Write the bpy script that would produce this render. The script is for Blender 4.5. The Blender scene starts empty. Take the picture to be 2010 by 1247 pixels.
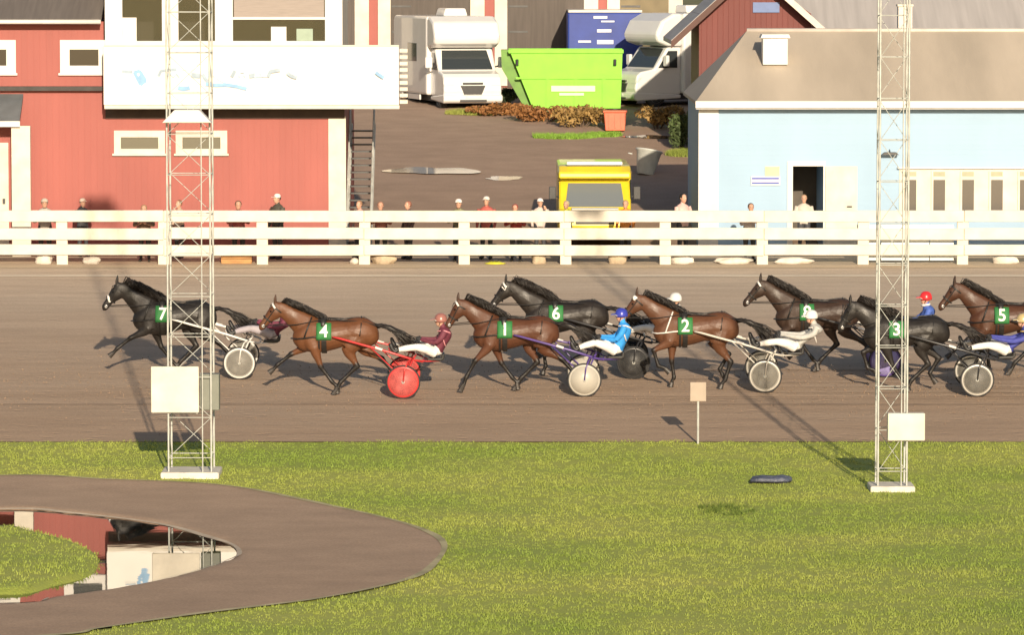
import bpy, bmesh, math, random
import numpy as np
from mathutils import Vector, Matrix
R = math.radians
rnd = random.Random(7)
SC = bpy.context.scene
COL = SC.collection

# ------------------------------------------------------------------ camera, sky, sun, exposure
CAM_H, PITCH, FPX = 9.0, 4.406, 9000.0
cam_d = bpy.data.cameras.new('camera'); cam = bpy.data.objects.new('camera', cam_d); COL.objects.link(cam)
cam.location = (0, 0, CAM_H); cam.rotation_euler = (R(90 - PITCH), 0, 0)
cam_d.sensor_width = 36; cam_d.lens = 36 * FPX / 2010; cam_d.clip_start = 1; cam_d.clip_end = 3000
SC.camera = cam
SUN_EL = 16.0
w = bpy.data.worlds.new('World'); SC.world = w; w.use_nodes = True
nt = w.node_tree; bg = nt.nodes['Background']
sky = nt.nodes.new('ShaderNodeTexSky'); sky.sky_type = 'NISHITA'; sky.sun_disc = False
sky.sun_elevation = R(SUN_EL); sky.sun_rotation = R(180 - 7.7); sky.air_density = 1.0; sky.dust_density = 1.5
nt.links.new(sky.outputs[0], bg.inputs[0]); bg.inputs[1].default_value = 0.058
sl = bpy.data.lights.new('sun', 'SUN'); sl.energy = 3.7; sl.angle = R(0.55); sl.color = (1, .84, .64)
so = bpy.data.objects.new('sun', sl); COL.objects.link(so)
tosun = Vector((.135, -1, 0)).normalized() * math.cos(R(SUN_EL)) + Vector((0, 0, math.sin(R(SUN_EL))))
so.rotation_euler = tosun.to_track_quat('Z', 'Y').to_euler(); so.location = (20, -60, 60)
SC.view_settings.view_transform = 'Standard'; SC.view_settings.look = 'None'
SC.view_settings.exposure = 0.74; SC.view_settings.gamma = 1
SC.cycles.use_denoising = True
SC.cycles.max_bounces = 6

# ------------------------------------------------------------------ photo geometry
_f = Vector((0, math.cos(R(PITCH)), -math.sin(R(PITCH)))); _u = Vector((0, math.sin(R(PITCH)), math.cos(R(PITCH))))
def ray(px, py): return _f + Vector(((px - 1005) / FPX, 0, 0)) - _u * ((py - 623.5) / FPX)
def at(px, py, Y):
    d = ray(px, py); return Vector((0, 0, CAM_H)) + d * (Y / d.y)
TK = [(-40, -.17), (77.0, -.17), (80.0, -.14), (85.3, -.025), (86.3, .005), (114.0, 1.53), (118.5, 1.75), (150.0, 4.25), (176.0, 5.4), (700.0, 12.0)]
def T(y): return float(np.interp(y, [k[0] for k in TK], [k[1] for k in TK]))
def ground(px, py):
    d = ray(px, py); lo, hi = 20., 600.
    for _ in range(60):
        m = (lo + hi) / 2; z = CAM_H + d.z * (m / d.y)
        if z > T(m): lo = m
        else: hi = m
    return at(px, py, lo)
def zat(py, Y): return at(1005, py, Y).z
def xat(px, py, Y): return at(px, py, Y).x
SLOPE = math.atan((1.53 - .005) / (114 - 86.3))

# ------------------------------------------------------------------ materials
MATS = {}
def _nodes(name):
    m = bpy.data.materials.new(name); m.use_nodes = True
    return m, m.node_tree, m.node_tree.nodes['Principled BSDF']
def mat(name, col, rough=.6, var=.12, scale=6., metal=0., bump=0., bscale=None, spec=.5, stretch=(1, 1, 1), coord='Object', col2=None, sheen=0., alpha=1., coat=0.):
    if name in MATS: return MATS[name]
    m, t, b = _nodes(name); N, L = t.nodes, t.links
    tc = N.new('ShaderNodeTexCoord'); mp = N.new('ShaderNodeMapping'); L.new(tc.outputs[coord], mp.inputs[0])
    mp.inputs['Scale'].default_value = stretch
    nz = N.new('ShaderNodeTexNoise'); nz.inputs['Scale'].default_value = scale; nz.inputs['Detail'].default_value = 5
    L.new(mp.outputs[0], nz.inputs['Vector'])
    mx = N.new('ShaderNodeMix'); mx.data_type = 'RGBA'
    c = Vector(col); lo = c * (1 - var); hi = Vector([min(1, v) for v in c * (1 + var)])
    if col2 is not None: lo, hi = c, Vector(col2)
    mx.inputs[6].default_value = (*lo, 1); mx.inputs[7].default_value = (*hi, 1)
    rp = N.new('ShaderNodeMapRange'); rp.inputs[1].default_value = .3; rp.inputs[2].default_value = .7
    L.new(nz.outputs[0], rp.inputs[0]); L.new(rp.outputs[0], mx.inputs[0]); L.new(mx.outputs[2], b.inputs['Base Color'])
    b.inputs['Roughness'].default_value = rough; b.inputs['Metallic'].default_value = metal
    b.inputs['Specular IOR Level'].default_value = spec
    b.inputs['Sheen Weight'].default_value = sheen; b.inputs['Alpha'].default_value = alpha; b.inputs['Coat Weight'].default_value = coat
    if bump:
        bp = N.new('ShaderNodeBump'); bp.inputs['Strength'].default_value = 1; bp.inputs['Distance'].default_value = bump
        n2 = N.new('ShaderNodeTexNoise'); n2.inputs['Scale'].default_value = bscale or scale * 4; n2.inputs['Detail'].default_value = 4
        L.new(mp.outputs[0], n2.inputs['Vector']); L.new(n2.outputs[0], bp.inputs['Height']); L.new(bp.outputs[0], b.inputs['Normal'])
    MATS[name] = m; return m
def glass_mat(name, col=(.02, .025, .03), rough=.06):
    if name in MATS: return MATS[name]
    m, t, b = _nodes(name); b.inputs['Base Color'].default_value = (*col, 1); b.inputs['Roughness'].default_value = rough
    b.inputs['Specular IOR Level'].default_value = .7; MATS[name] = m; return m
def clad_mat(name, col, pitch=.16, axis=0, depth=.012, var=.1, tone=.06):
    """painted board cladding: narrow joints as fine relief, weathered paint"""
    if name in MATS: return MATS[name]
    m = mat(name, col, .65, var, .9, stretch=(1, 1, .35)); t = m.node_tree; N, L = t.nodes, t.links; b = N['Principled BSDF']
    g = N.new('ShaderNodeNewGeometry'); sx = N.new('ShaderNodeSeparateXYZ'); L.new(g.outputs['Position'], sx.inputs[0])
    dv = N.new('ShaderNodeMath'); dv.operation = 'DIVIDE'; dv.inputs[1].default_value = pitch; L.new(sx.outputs[axis], dv.inputs[0])
    fr = N.new('ShaderNodeMath'); fr.operation = 'FRACT'; L.new(dv.outputs[0], fr.inputs[0])
    rr = N.new('ShaderNodeMapRange'); rr.inputs[1].default_value = .0; rr.inputs[2].default_value = .14; L.new(fr.outputs[0], rr.inputs[0])
    bp = N.new('ShaderNodeBump'); bp.inputs['Distance'].default_value = depth; L.new(rr.outputs[0], bp.inputs['Height']); L.new(bp.outputs[0], b.inputs['Normal'])
    # a little board-to-board tone change
    fl = N.new('ShaderNodeMath'); fl.operation = 'FLOOR'; L.new(dv.outputs[0], fl.inputs[0])
    wn = N.new('ShaderNodeTexWhiteNoise'); wn.noise_dimensions = '1D'; L.new(fl.outputs[0], wn.inputs['W'])
    mr = N.new('ShaderNodeMapRange'); mr.inputs[3].default_value = 1 - tone; mr.inputs[4].default_value = 1 + tone * .8; L.new(wn.outputs[0], mr.inputs[0])
    src = b.inputs['Base Color'].links[0].from_socket
    ml = N.new('ShaderNodeMix'); ml.data_type = 'RGBA'; ml.blend_type = 'MULTIPLY'; ml.inputs[0].default_value = 1
    L.new(src, ml.inputs[6]); L.new(mr.outputs[0], ml.inputs[7]); L.new(ml.outputs[2], b.inputs['Base Color'])
    return m
def horse_mat(name, coat, dark=(.012, .010, .009), rough=.47):
    m, t, b = _nodes(name); N, L = t.nodes, t.links
    at_ = N.new('ShaderNodeAttribute'); at_.attribute_name = 'points'
    tc = N.new('ShaderNodeTexCoord'); nz = N.new('ShaderNodeTexNoise'); nz.inputs['Scale'].default_value = 3.2; nz.inputs['Detail'].default_value = 5
    L.new(tc.outputs['Object'], nz.inputs['Vector'])
    c = Vector(coat); mx = N.new('ShaderNodeMix'); mx.data_type = 'RGBA'
    mx.inputs[6].default_value = (*(c * .62), 1); mx.inputs[7].default_value = (*(c * 1.3), 1); L.new(nz.outputs[0], mx.inputs[0])
    m2 = N.new('ShaderNodeMix'); m2.data_type = 'RGBA'; m2.inputs[7].default_value = (*dark, 1)
    L.new(at_.outputs['Fac'], m2.inputs[0]); L.new(mx.outputs[2], m2.inputs[6]); L.new(m2.outputs[2], b.inputs['Base Color'])
    b.inputs['Roughness'].default_value = rough; b.inputs['Specular IOR Level'].default_value = .45
    n2 = N.new('ShaderNodeTexNoise'); n2.inputs['Scale'].default_value = 6; n2.inputs['Detail'].default_value = 4; L.new(tc.outputs['Object'], n2.inputs['Vector'])
    rr = N.new('ShaderNodeMapRange'); rr.inputs[1].default_value = .3; rr.inputs[2].default_value = .7; rr.inputs[3].default_value = rough - .12; rr.inputs[4].default_value = rough + .18; L.new(nz.outputs[0], rr.inputs[0]); L.new(rr.outputs[0], b.inputs['Roughness'])
    bp = N.new('ShaderNodeBump'); bp.inputs['Distance'].default_value = .020; bp.inputs['Strength'].default_value = .8; L.new(n2.outputs[0], bp.inputs['Height']); L.new(bp.outputs[0], b.inputs['Normal'])
    return m
def sand_mat(name, inner, outer, y0, y1, furrow=True):
    """harrowed sand: browner on the inside, paler towards the rail; furrows run along the track"""
    m, t, b = _nodes(name); N, L = t.nodes, t.links
    g = N.new('ShaderNodeNewGeometry'); sx = N.new('ShaderNodeSeparateXYZ'); L.new(g.outputs['Position'], sx.inputs[0])
    def noise(scale, stretch, det=5):
        mp = N.new('ShaderNodeMapping'); mp.inputs['Scale'].default_value = stretch; L.new(g.outputs['Position'], mp.inputs[0])
        n = N.new('ShaderNodeTexNoise'); n.inputs['Scale'].default_value = scale; n.inputs['Detail'].default_value = det; L.new(mp.outputs[0], n.inputs['Vector']); return n
    mr = N.new('ShaderNodeMapRange'); mr.inputs[1].default_value = y0; mr.inputs[2].default_value = y1; L.new(sx.outputs[1], mr.inputs[0])
    big = noise(.35, (.35, 1, 1), 4); ad = N.new('ShaderNodeMath'); ad.operation = 'MULTIPLY_ADD'; ad.inputs[1].default_value = .7; ad.inputs[2].default_value = -.35
    L.new(big.outputs[0], ad.inputs[0]); sm = N.new('ShaderNodeMath'); sm.operation = 'ADD'; sm.use_clamp = True; L.new(mr.outputs[0], sm.inputs[0]); L.new(ad.outputs[0], sm.inputs[1])
    mx = N.new('ShaderNodeMix'); mx.data_type = 'RGBA'; mx.inputs[6].default_value = (*inner, 1); mx.inputs[7].default_value = (*outer, 1); L.new(sm.outputs[0], mx.inputs[0])
    fine = noise(1.6, (.18, 1.3, 1) if furrow else (.6, .8, 1), 8); fr = N.new('ShaderNodeMapRange'); fr.inputs[1].default_value = .3; fr.inputs[2].default_value = .7; fr.inputs[3].default_value = .90; fr.inputs[4].default_value = 1.09; L.new(fine.outputs[0], fr.inputs[0])
    gr = noise(28, (1, 1, 1), 4); gm = N.new('ShaderNodeMapRange'); gm.inputs[1].default_value = .3; gm.inputs[2].default_value = .7; gm.inputs[3].default_value = .86; gm.inputs[4].default_value = 1.12; L.new(gr.outputs[0], gm.inputs[0])
    mu = N.new('ShaderNodeMath'); mu.operation = 'MULTIPLY'; L.new(fr.outputs[0], mu.inputs[0]); L.new(gm.outputs[0], mu.inputs[1])
    ml = N.new('ShaderNodeMix'); ml.data_type = 'RGBA'; ml.blend_type = 'MULTIPLY'; ml.inputs[0].default_value = 1; L.new(mx.outputs[2], ml.inputs[6]); L.new(mu.outputs[0], ml.inputs[7])
    L.new(ml.outputs[2], b.inputs['Base Color']); b.inputs['Roughness'].default_value = .9; b.inputs['Specular IOR Level'].default_value = .25
    hb = noise(4, (.5, 1.5, 1), 6) if furrow else noise(5, (1, 1, 1), 6)
    h2 = noise(14, (1, 1, 1), 4); hs = N.new('ShaderNodeMath'); hs.operation = 'MULTIPLY_ADD'; hs.inputs[1].default_value = .5; L.new(h2.outputs[0], hs.inputs[0]); L.new(hb.outputs[0], hs.inputs[2])
    hsrc = hs
    if furrow:   # hoof dents
        mpv = N.new('ShaderNodeMapping'); mpv.inputs['Scale'].default_value = (2.2, 3.4, 1); L.new(g.outputs['Position'], mpv.inputs[0]); vo = N.new('ShaderNodeTexVoronoi'); vo.inputs['Scale'].default_value = 1; L.new(mpv.outputs[0], vo.inputs['Vector'])
        vr = N.new('ShaderNodeMapRange'); vr.inputs[1].default_value = .10; vr.inputs[2].default_value = .30; vr.inputs[3].default_value = -.55; vr.inputs[4].default_value = 0; L.new(vo.outputs['Distance'], vr.inputs[0])
        hsrc = N.new('ShaderNodeMath'); hsrc.operation = 'ADD'; L.new(hs.outputs[0], hsrc.inputs[0]); L.new(vr.outputs[0], hsrc.inputs[1])
    bp = N.new('ShaderNodeBump'); bp.inputs['Distance'].default_value = .022 if furrow else .012; bp.inputs['Strength'].default_value = .8; L.new(hsrc.outputs[0], bp.inputs['Height']); L.new(bp.outputs[0], b.inputs['Normal'])
    MATS[name] = m; return m
def grass_mat(name, a, c, attr=False):
    m, t, b = _nodes(name); N, L = t.nodes, t.links
    g = N.new('ShaderNodeNewGeometry'); mp = N.new('ShaderNodeMapping'); mp.inputs['Scale'].default_value = (.45, .55, 1); L.new(g.outputs['Position'], mp.inputs[0])
    n = N.new('ShaderNodeTexNoise'); n.inputs['Scale'].default_value = .42; n.inputs['Detail'].default_value = 5; n.inputs['Roughness'].default_value = .6; L.new(mp.outputs[0], n.inputs['Vector'])
    mr = N.new('ShaderNodeMapRange'); mr.inputs[1].default_value = .34; mr.inputs[2].default_value = .66; L.new(n.outputs[0], mr.inputs[0])
    mx = N.new('ShaderNodeMix'); mx.data_type = 'RGBA'; mx.inputs[6].default_value = (*a, 1); mx.inputs[7].default_value = (*c, 1); L.new(mr.outputs[0], mx.inputs[0])
    out = mx.outputs[2]
    if attr:
        at_ = N.new('ShaderNodeAttribute'); at_.attribute_name = 'tone'; m3 = N.new('ShaderNodeMapRange'); m3.inputs[3].default_value = .88; m3.inputs[4].default_value = 1.12; L.new(at_.outputs['Fac'], m3.inputs[0])
        ml = N.new('ShaderNodeMix'); ml.data_type = 'RGBA'; ml.blend_type = 'MULTIPLY'; ml.inputs[0].default_value = 1; L.new(out, ml.inputs[6]); L.new(m3.outputs[0], ml.inputs[7]); out = ml.outputs[2]
    else:
        n2 = N.new('ShaderNodeTexNoise'); n2.inputs['Scale'].default_value = 18; n2.inputs['Detail'].default_value = 4; L.new(g.outputs['Position'], n2.inputs['Vector'])
        bp = N.new('ShaderNodeBump'); bp.inputs['Distance'].default_value = .015; L.new(n2.outputs[0], bp.inputs['Height']); L.new(bp.outputs[0], b.inputs['Normal'])
    L.new(out, b.inputs['Base Color']); b.inputs['Roughness'].default_value = .75; b.inputs['Specular IOR Level'].default_value = .25
    MATS[name] = m; return m

WHITE = mat('white paint', (.66, .645, .61), .55, .06, 3)
CREAM = mat('aged white paint', (.62, .575, .485), .6, .12, 2.5, bump=.004)
RED = clad_mat('falu red boards', (.320, .090, .075), depth=.0015, tone=.025)
DRED = clad_mat('dark red boards', (.15, .036, .030), depth=.005)
BLUEW = clad_mat('pale blue boards', (.305, .44, .58), .13, 2, .001, .04, .012)
DARKDOOR = mat('dark brown door boards', (.085, .070, .060), .7, .15, 2, stretch=(6, 6, .5))
GLASS = glass_mat('window glass')
STEEL = mat('galvanised steel', (.44, .45, .42), .6, .2, 5, metal=.15)
DSTEEL = mat('dark steel', (.06, .06, .06), .5, .2, 5, metal=.5)
BLACK = mat('black leather', (.018, .017, .016), .45, .2, 8)
RUBBER = mat('rubber', (.025, .025, .026), .8, .2, 10)
SKIN = mat('skin', (.52, .30, .21), .5, .06, 8)
HAIR = mat('black horse hair', (.016, .012, .010), .5, .3, 12)
CONC = mat('pale concrete', (.62, .58, .50), .85, .15, 5, bump=.01)

# ------------------------------------------------------------------ mesh helpers
class MB:
    def __init__(s): s.v = []; s.f = []; s.mi = []
    def add(s, vs, fs, mi=0):
        o = len(s.v); s.v += [tuple(v) for v in vs]; s.f += [tuple(i + o for i in f) for f in fs]; s.mi += [mi] * len(fs); return s
    def box(s, x0, x1, y0, y1, z0, z1, mi=0):
        vs = [(x0, y0, z0), (x1, y0, z0), (x1, y1, z0), (x0, y1, z0), (x0, y0, z1), (x1, y0, z1), (x1, y1, z1), (x0, y1, z1)]
        return s.add(vs, [(3, 2, 1, 0), (4, 5, 6, 7), (0, 1, 5, 4), (1, 2, 6, 5), (2, 3, 7, 6), (3, 0, 4, 7)], mi)
    def prism(s, pts, axis, a0, a1, mi=0):
        """polygon pts (2-D) extruded along axis from a0 to a1; axis x:(y,z) y:(x,z) z:(x,y)"""
        def mk(p, a): return (a, p[0], p[1]) if axis == 'x' else (p[0], a, p[1]) if axis == 'y' else (p[0], p[1], a)
        n = len(pts); vs = [mk(p, a0) for p in pts] + [mk(p, a1) for p in pts]
        fs = [tuple(range(n))[::-1], tuple(range(n, 2 * n))] + [(i, (i + 1) % n, (i + 1) % n + n, i + n) for i in range(n)]
        return s.add(vs, fs, mi)
    def rings(s, rings, mi=0, cap=True):
        n = len(rings[0]); vs = [p for r in rings for p in r]; fs = []
        for k in range(len(rings) - 1):
            for i in range(n): j = (i + 1) % n; fs.append((k * n + i, k * n + j, k * n + n + j, k * n + n + i))
        if cap: fs += [tuple(range(n))[::-1], tuple(range((len(rings) - 1) * n, len(rings) * n))]
        return s.add(vs, fs, mi)
    def tube(s, pts, r, n=8, mi=0, flat=1.0):
        pts = [Vector(p) for p in pts]; rs = r if isinstance(r, (list, tuple)) else [r] * len(pts); rg = []
        t0 = (pts[1] - pts[0]).normalized(); ref = Vector((0, 0, 1)) if abs(t0.z) < .9 else Vector((0, 1, 0))
        a = t0.cross(ref).normalized()
        for i, p in enumerate(pts):
            t = (pts[min(i + 1, len(pts) - 1)] - pts[max(i - 1, 0)]).normalized()
            a = (a - t * a.dot(t)).normalized(); b = t.cross(a)
            rg.append([p + (a * math.cos(k * 2 * math.pi / n) + b * math.sin(k * 2 * math.pi / n) * flat) * rs[i] for k in range(n)])
        return s.rings(rg, mi)
    def lathe(s, prof, axis='z', c=(0, 0, 0), n=24, mi=0):
        c = Vector(c); rg = []
        for r, h in prof:
            row = []
            for k in range(n):
                ca, sa = math.cos(2 * math.pi * k / n) * r, math.sin(2 * math.pi * k / n) * r
                row.append(c + (Vector((ca, sa, h)) if axis == 'z' else Vector((sa, h, ca)) if axis == 'y' else Vector((h, ca, sa))))
            rg.append(row)
        return s.rings(rg, mi)
    def mesh(s, name, mats, smooth=False):
        me = bpy.data.meshes.new(name); me.from_pydata(s.v, [], s.f)
        for m in (mats if isinstance(mats, (list, tuple)) else [mats]): me.materials.append(m)
        if any(s.mi): me.polygons.foreach_set('material_index', s.mi)
        if smooth: me.polygons.foreach_set('use_smooth', [True] * len(me.polygons))
        bm = bmesh.new(); bm.from_mesh(me); bmesh.ops.recalc_face_normals(bm, faces=bm.faces); bm.to_mesh(me); bm.free()
        return me
def link(name, me, parent=None, loc=(0, 0, 0), rot=(0, 0, 0)):
    o = bpy.data.objects.new(name, me); COL.objects.link(o); o.location = loc; o.rotation_euler = rot
    if parent: o.parent = parent
    return o
def part(name, mb, m, parent, smooth=False, bevel=0., loc=(0, 0, 0), rot=(0, 0, 0), label=None):
    o = link(name, mb.mesh(name, m, smooth), parent, loc, rot)
    if bevel:
        b = o.modifiers.new('bevel', 'BEVEL'); b.width = bevel; b.segments = 2; b.limit_method = 'ANGLE'; b.angle_limit = R(35)
    if label: o['label'] = label
    return o
def tag(o, label, cat, group=None):
    o['label'] = label; o['category'] = cat
    if group: o['group'] = group
    return o
def thing(name, label, cat, loc=(0, 0, 0), rz=0, group=None, rx=0):
    return tag(link(name, None, None, loc, (rx, 0, rz)), label, cat, group)
def struct(name, me, kind='structure'):
    o = link(name, me); o['kind'] = kind; return o
def copy_tree(o, parent=None):
    c = o.copy(); COL.objects.link(c)
    if parent: c.parent = parent
    for ch in list(o.children):
        d = copy_tree(ch, c)
    return c
def bx(name, x0, x1, y0, y1, z0, z1, m, parent, bevel=0., **k): return part(name, MB().box(x0, x1, y0, y1, z0, z1), m, parent, bevel=bevel, **k)

# ---- bodies: closed lofts fused by a voxel remesh into one continuous skin
class Body:
    def __init__(s): s.mb = MB(); s.pts = []; s.rad = []; s.tags = []
    def loft(s, st, tagname, n=16, sub=4):
        """st: (centre, semi-axis a, semi-axis b) ; densified with Catmull-Rom"""
        st = [(Vector(c), Vector(a), Vector(b)) for c, a, b in st]; out = []
        def cr(p0, p1, p2, p3, t): return .5 * ((2 * p1) + (p2 - p0) * t + (2 * p0 - 5 * p1 + 4 * p2 - p3) * t * t + (3 * p1 - p0 - 3 * p2 + p3) * t ** 3)
        for i in range(len(st) - 1):
            q = [st[max(i - 1, 0)], st[i], st[i + 1], st[min(i + 2, len(st) - 1)]]
            for k in range(sub): out.append(tuple(cr(q[0][j], q[1][j], q[2][j], q[3][j], k / sub) for j in range(3)))
        out.append(st[-1]); rg = []
        for c, a, b in out:
            rg.append([c + a * math.cos(2 * math.pi * k / n) + b * math.sin(2 * math.pi * k / n) for k in range(n)])
            s.pts.append(tuple(c)); s.rad.append((a.length * b.length) ** .5); s.tags.append(tagname)
        s.mb.rings(rg); return s
    def limb(s, pts, rads, tagname, n=12, sub=3, flat=None):
        pts = [Vector(p) for p in pts]; st = []; a = None
        for i, p in enumerate(pts):
            t = (pts[min(i + 1, len(pts) - 1)] - pts[max(i - 1, 0)]).normalized()
            if a is None: a = t.cross(Vector((0, 1, 0)) if abs(t.y) < .9 else Vector((1, 0, 0))).normalized()
            a = (a - t * a.dot(t)).normalized(); b = t.cross(a).normalized(); r = rads[i]
            ra, rb = r if isinstance(r, tuple) else (r, r)
            st.append((p, a * ra, b * rb))
        return s.loft(st, tagname, n, sub)
    def fuse(s, name, voxel, smooth=4):
        me = bpy.data.meshes.new(name); me.from_pydata(s.mb.v, [], s.mb.f)
        bm = bmesh.new(); bm.from_mesh(me); bmesh.ops.recalc_face_normals(bm, faces=bm.faces); bm.to_mesh(me); bm.free()
        o = bpy.data.objects.new(name, me); COL.objects.link(o)
        r = o.modifiers.new('r', 'REMESH'); r.mode = 'VOXEL'; r.voxel_size = voxel
        if smooth: q = o.modifiers.new('s', 'SMOOTH'); q.factor = .5; q.iterations = smooth
        dg = bpy.context.evaluated_depsgraph_get(); out = bpy.data.meshes.new_from_object(o.evaluated_get(dg), depsgraph=dg)
        bpy.data.objects.remove(o); bpy.data.meshes.remove(me); out.name = name
        out.polygons.foreach_set('use_smooth', [True] * len(out.polygons)); return out
    def nearest(s, P):
        A = np.array(s.pts); r = np.array(s.rad); best = np.full(len(P), 1e9); idx = np.zeros(len(P), int)
        for i in range(len(A)):
            d = np.linalg.norm(P - A[i], axis=1) / r[i]; m = d < best; best[m] = d[m]; idx[m] = i
        return [s.tags[i] for i in idx]
    def paint(s, me, order):
        """one material slot for each tag"""
        n = len(me.polygons); c = np.zeros(n * 3); me.polygons.foreach_get('center', c); tg = s.nearest(c.reshape(-1, 3))
        me.materials.clear()
        for _ in order: me.materials.append(None)
        me.polygons.foreach_set('material_index', [order.index(t) for t in tg])
def set_mats(o, mats):
    for i, m in enumerate(mats): o.material_slots[i].link = 'OBJECT'; o.material_slots[i].material = m

def text_mesh(name, body, size, m, depth=.004):
    c = bpy.data.curves.new(name, 'FONT'); c.body = body; c.size = size; c.align_x = 'CENTER'; c.align_y = 'CENTER'; c.extrude = depth; c.offset = size * .018
    o = bpy.data.objects.new(name, c); COL.objects.link(o)
    dg = bpy.context.evaluated_depsgraph_get(); me = bpy.data.meshes.new_from_object(o.evaluated_get(dg)); bpy.data.objects.remove(o)
    me.materials.clear(); me.materials.append(m); return me

def woff(p):
    v = Vector((0, 0, 0))
    while p is not None: v = v + p.location; p = p.parent
    return v
def wp(name, mb, m, parent, smooth=False, bevel=0., label=None):
    """a part given in world coordinates under a root that is not rotated"""
    o = woff(parent); mb.v = [(x - o.x, y - o.y, z - o.z) for x, y, z in mb.v]
    return part(name, mb, m, parent, smooth, bevel, label=label)
def fb(px0, px1, py0, py1, Y0, Y1):
    """block whose front face covers these photo coordinates at distance Y0"""
    return MB().box(xat(px0, (py0 + py1) / 2, Y0), xat(px1, (py0 + py1) / 2, Y0), Y0, Y1, zat(py1, Y0), zat(py0, Y0))
def wb(name, px0, px1, py0, py1, Y0, Y1, m, parent, bevel=0., label=None): return wp(name, fb(px0, px1, py0, py1, Y0, Y1), m, parent, bevel=bevel, label=label)

# ------------------------------------------------------------------ ground, track, infield, pond
ZW = -.20
def at_z(px, py, z):
    d = ray(px, py); return Vector((0, 0, CAM_H)) + d * ((z - CAM_H) / d.z)
def smooth_poly(P, n=6):
    P = [Vector((p[0], p[1])) for p in P]; out = []
    for i in range(len(P)):
        p0, p1, p2, p3 = P[i - 1], P[i], P[(i + 1) % len(P)], P[(i + 2) % len(P)]
        for k in range(n):
            t = k / n; out.append(.5 * ((2 * p1) + (p2 - p0) * t + (2 * p0 - 5 * p1 + 4 * p2 - p3) * t * t + (3 * p1 - p0 - 3 * p2 + p3) * t ** 3))
    return np.array([(p.x, p.y) for p in out])
def sdist(poly, P):
    """signed distance, negative inside"""
    P = np.asarray(P, float); best = np.full(len(P), 1e9); ins = np.zeros(len(P), bool); n = len(poly)
    for i in range(n):
        a, b = poly[i], poly[(i + 1) % n]; e = b - a; w_ = P - a
        t = np.clip((w_ @ e) / max(e @ e, 1e-9), 0, 1); best = np.minimum(best, np.linalg.norm(w_ - t[:, None] * e, axis=1))
        c = (a[1] <= P[:, 1]) != (b[1] <= P[:, 1])
        with np.errstate(divide='ignore', invalid='ignore'): xi = a[0] + (P[:, 1] - a[1]) / (b[1] - a[1]) * e[0]
        ins ^= c & (P[:, 0] < xi)
    return np.where(ins, -best, best)
g2 = lambda l: [tuple(ground(*p)[:2]) for p in l]
z2 = lambda l: [tuple(at_z(p[0], p[1], ZW)[:2]) for p in l]
OUT = smooth_poly(g2([(0, 936), (200, 943), (430, 954), (600, 985), (760, 1020), (842, 1048), (874, 1076), (854, 1108), (800, 1140), (640, 1176), (400, 1206), (200, 1236), (100, 1250)]) + [(-9.8, 61), (-14.5, 64), (-16, 72), (-13, 79.5)])
POND = smooth_poly(z2([(0, 1003), (130, 1010), (300, 1030), (400, 1057), (450, 1072), (462, 1088), (445, 1101), (350, 1131), (210, 1159), (100, 1174), (0, 1187)]) + [(-11.5, 66), (-13.5, 70), (-12, 75.5)])
ISLE = smooth_poly(z2([(0, 1036), (80, 1046), (150, 1064), (196, 1086), (206, 1106), (192, 1130), (120, 1152), (0, 1171)]) + [(-10.6, 68), (-12, 70.5), (-10.6, 73.5)])
def vnoise(x, y, s, seed=0):
    return np.sin(x * s * 1.3 + seed) * np.cos(y * s * 1.7 - seed * 2) * .5 + np.sin((x * .8 + y * 1.1) * s * 2.3 + seed * 3) * .3 + np.sin((x * 1.9 - y * .7) * s * 3.7 + seed) * .2
TX = np.array([k[0] for k in TK]); TZ = np.array([k[1] for k in TK])
def grid(xs, ys, zf):
    X, Y = np.meshgrid(xs, ys); Z = zf(X.ravel(), Y.ravel()); nx = len(xs)
    vs = np.stack([X.ravel(), Y.ravel(), Z], 1); fs = []
    for j in range(len(ys) - 1):
        for i in range(nx - 1): a = j * nx + i; fs.append((a, a + 1, a + nx + 1, a + nx))
    mb = MB(); mb.v = [tuple(v) for v in vs]; mb.f = fs; mb.mi = [0] * len(fs); return mb
GRASS = grass_mat('infield turf', (.290, .350, .062), (.420, .425, .098))
BLADE = grass_mat('grass blades', (.180, .250, .044), (.285, .314, .070), attr=True)
DRYG = mat('dry far grass', (.16, .15, .06), .9, .3, .6)
SAND = sand_mat('harrowed track sand', (.405, .288, .198), (.53, .44, .345), 90, 118)  # tone runs from brown inside to paler at the rail
YARD = sand_mat('brown yard gravel', (.350, .244, .177), (.40, .284, .208), 114, 150, False)
PATHM = sand_mat('brown path gravel', (.395, .276, .192), (.435, .308, .216), 66, 84, False)
struct('ground', grid([-600, -60, 60, 600], [-60, 30, 60, 85.3, 86.3, 100, 114, 118.5, 150, 176, 700, 1400], lambda x, y: np.interp(y, TX, TZ) - np.where(y < 86, .6, .05)).mesh('ground', DRYG))
struct('track', grid(np.linspace(-60, 60, 41), [86.1, 86.3, 90, 95, 100, 105, 110, 113.4], lambda x, y: np.interp(y, TX, TZ) + .012).mesh('track', SAND))
struct('track_verge', grid(np.linspace(-60, 60, 41), [113.2, 114.0, 115, 116.6], lambda x, y: np.interp(y, TX, TZ) + .018).mesh('track_verge', sand_mat('pale verge sand', (.46, .37, .265), (.52, .425, .31), 113, 117)))
struct('yard', grid(np.linspace(-60, 60, 61), np.concatenate([[116.4, 117.4, 118.5], np.linspace(120, 176, 40)]), lambda x, y: np.interp(y, TX, TZ) + .02 + vnoise(x, y, .5, 2) * .03 * (y > 119.5)).mesh('yard', YARD, True))
def infield_z(x, y):
    sd = sdist(OUT, np.stack([x, y], 1)); return np.interp(y, TX, TZ) + vnoise(x, y, .9, 1) * .012 * np.clip(sd / .5, 0, 1) - np.where(sd < -.3, .6, 0)
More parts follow.
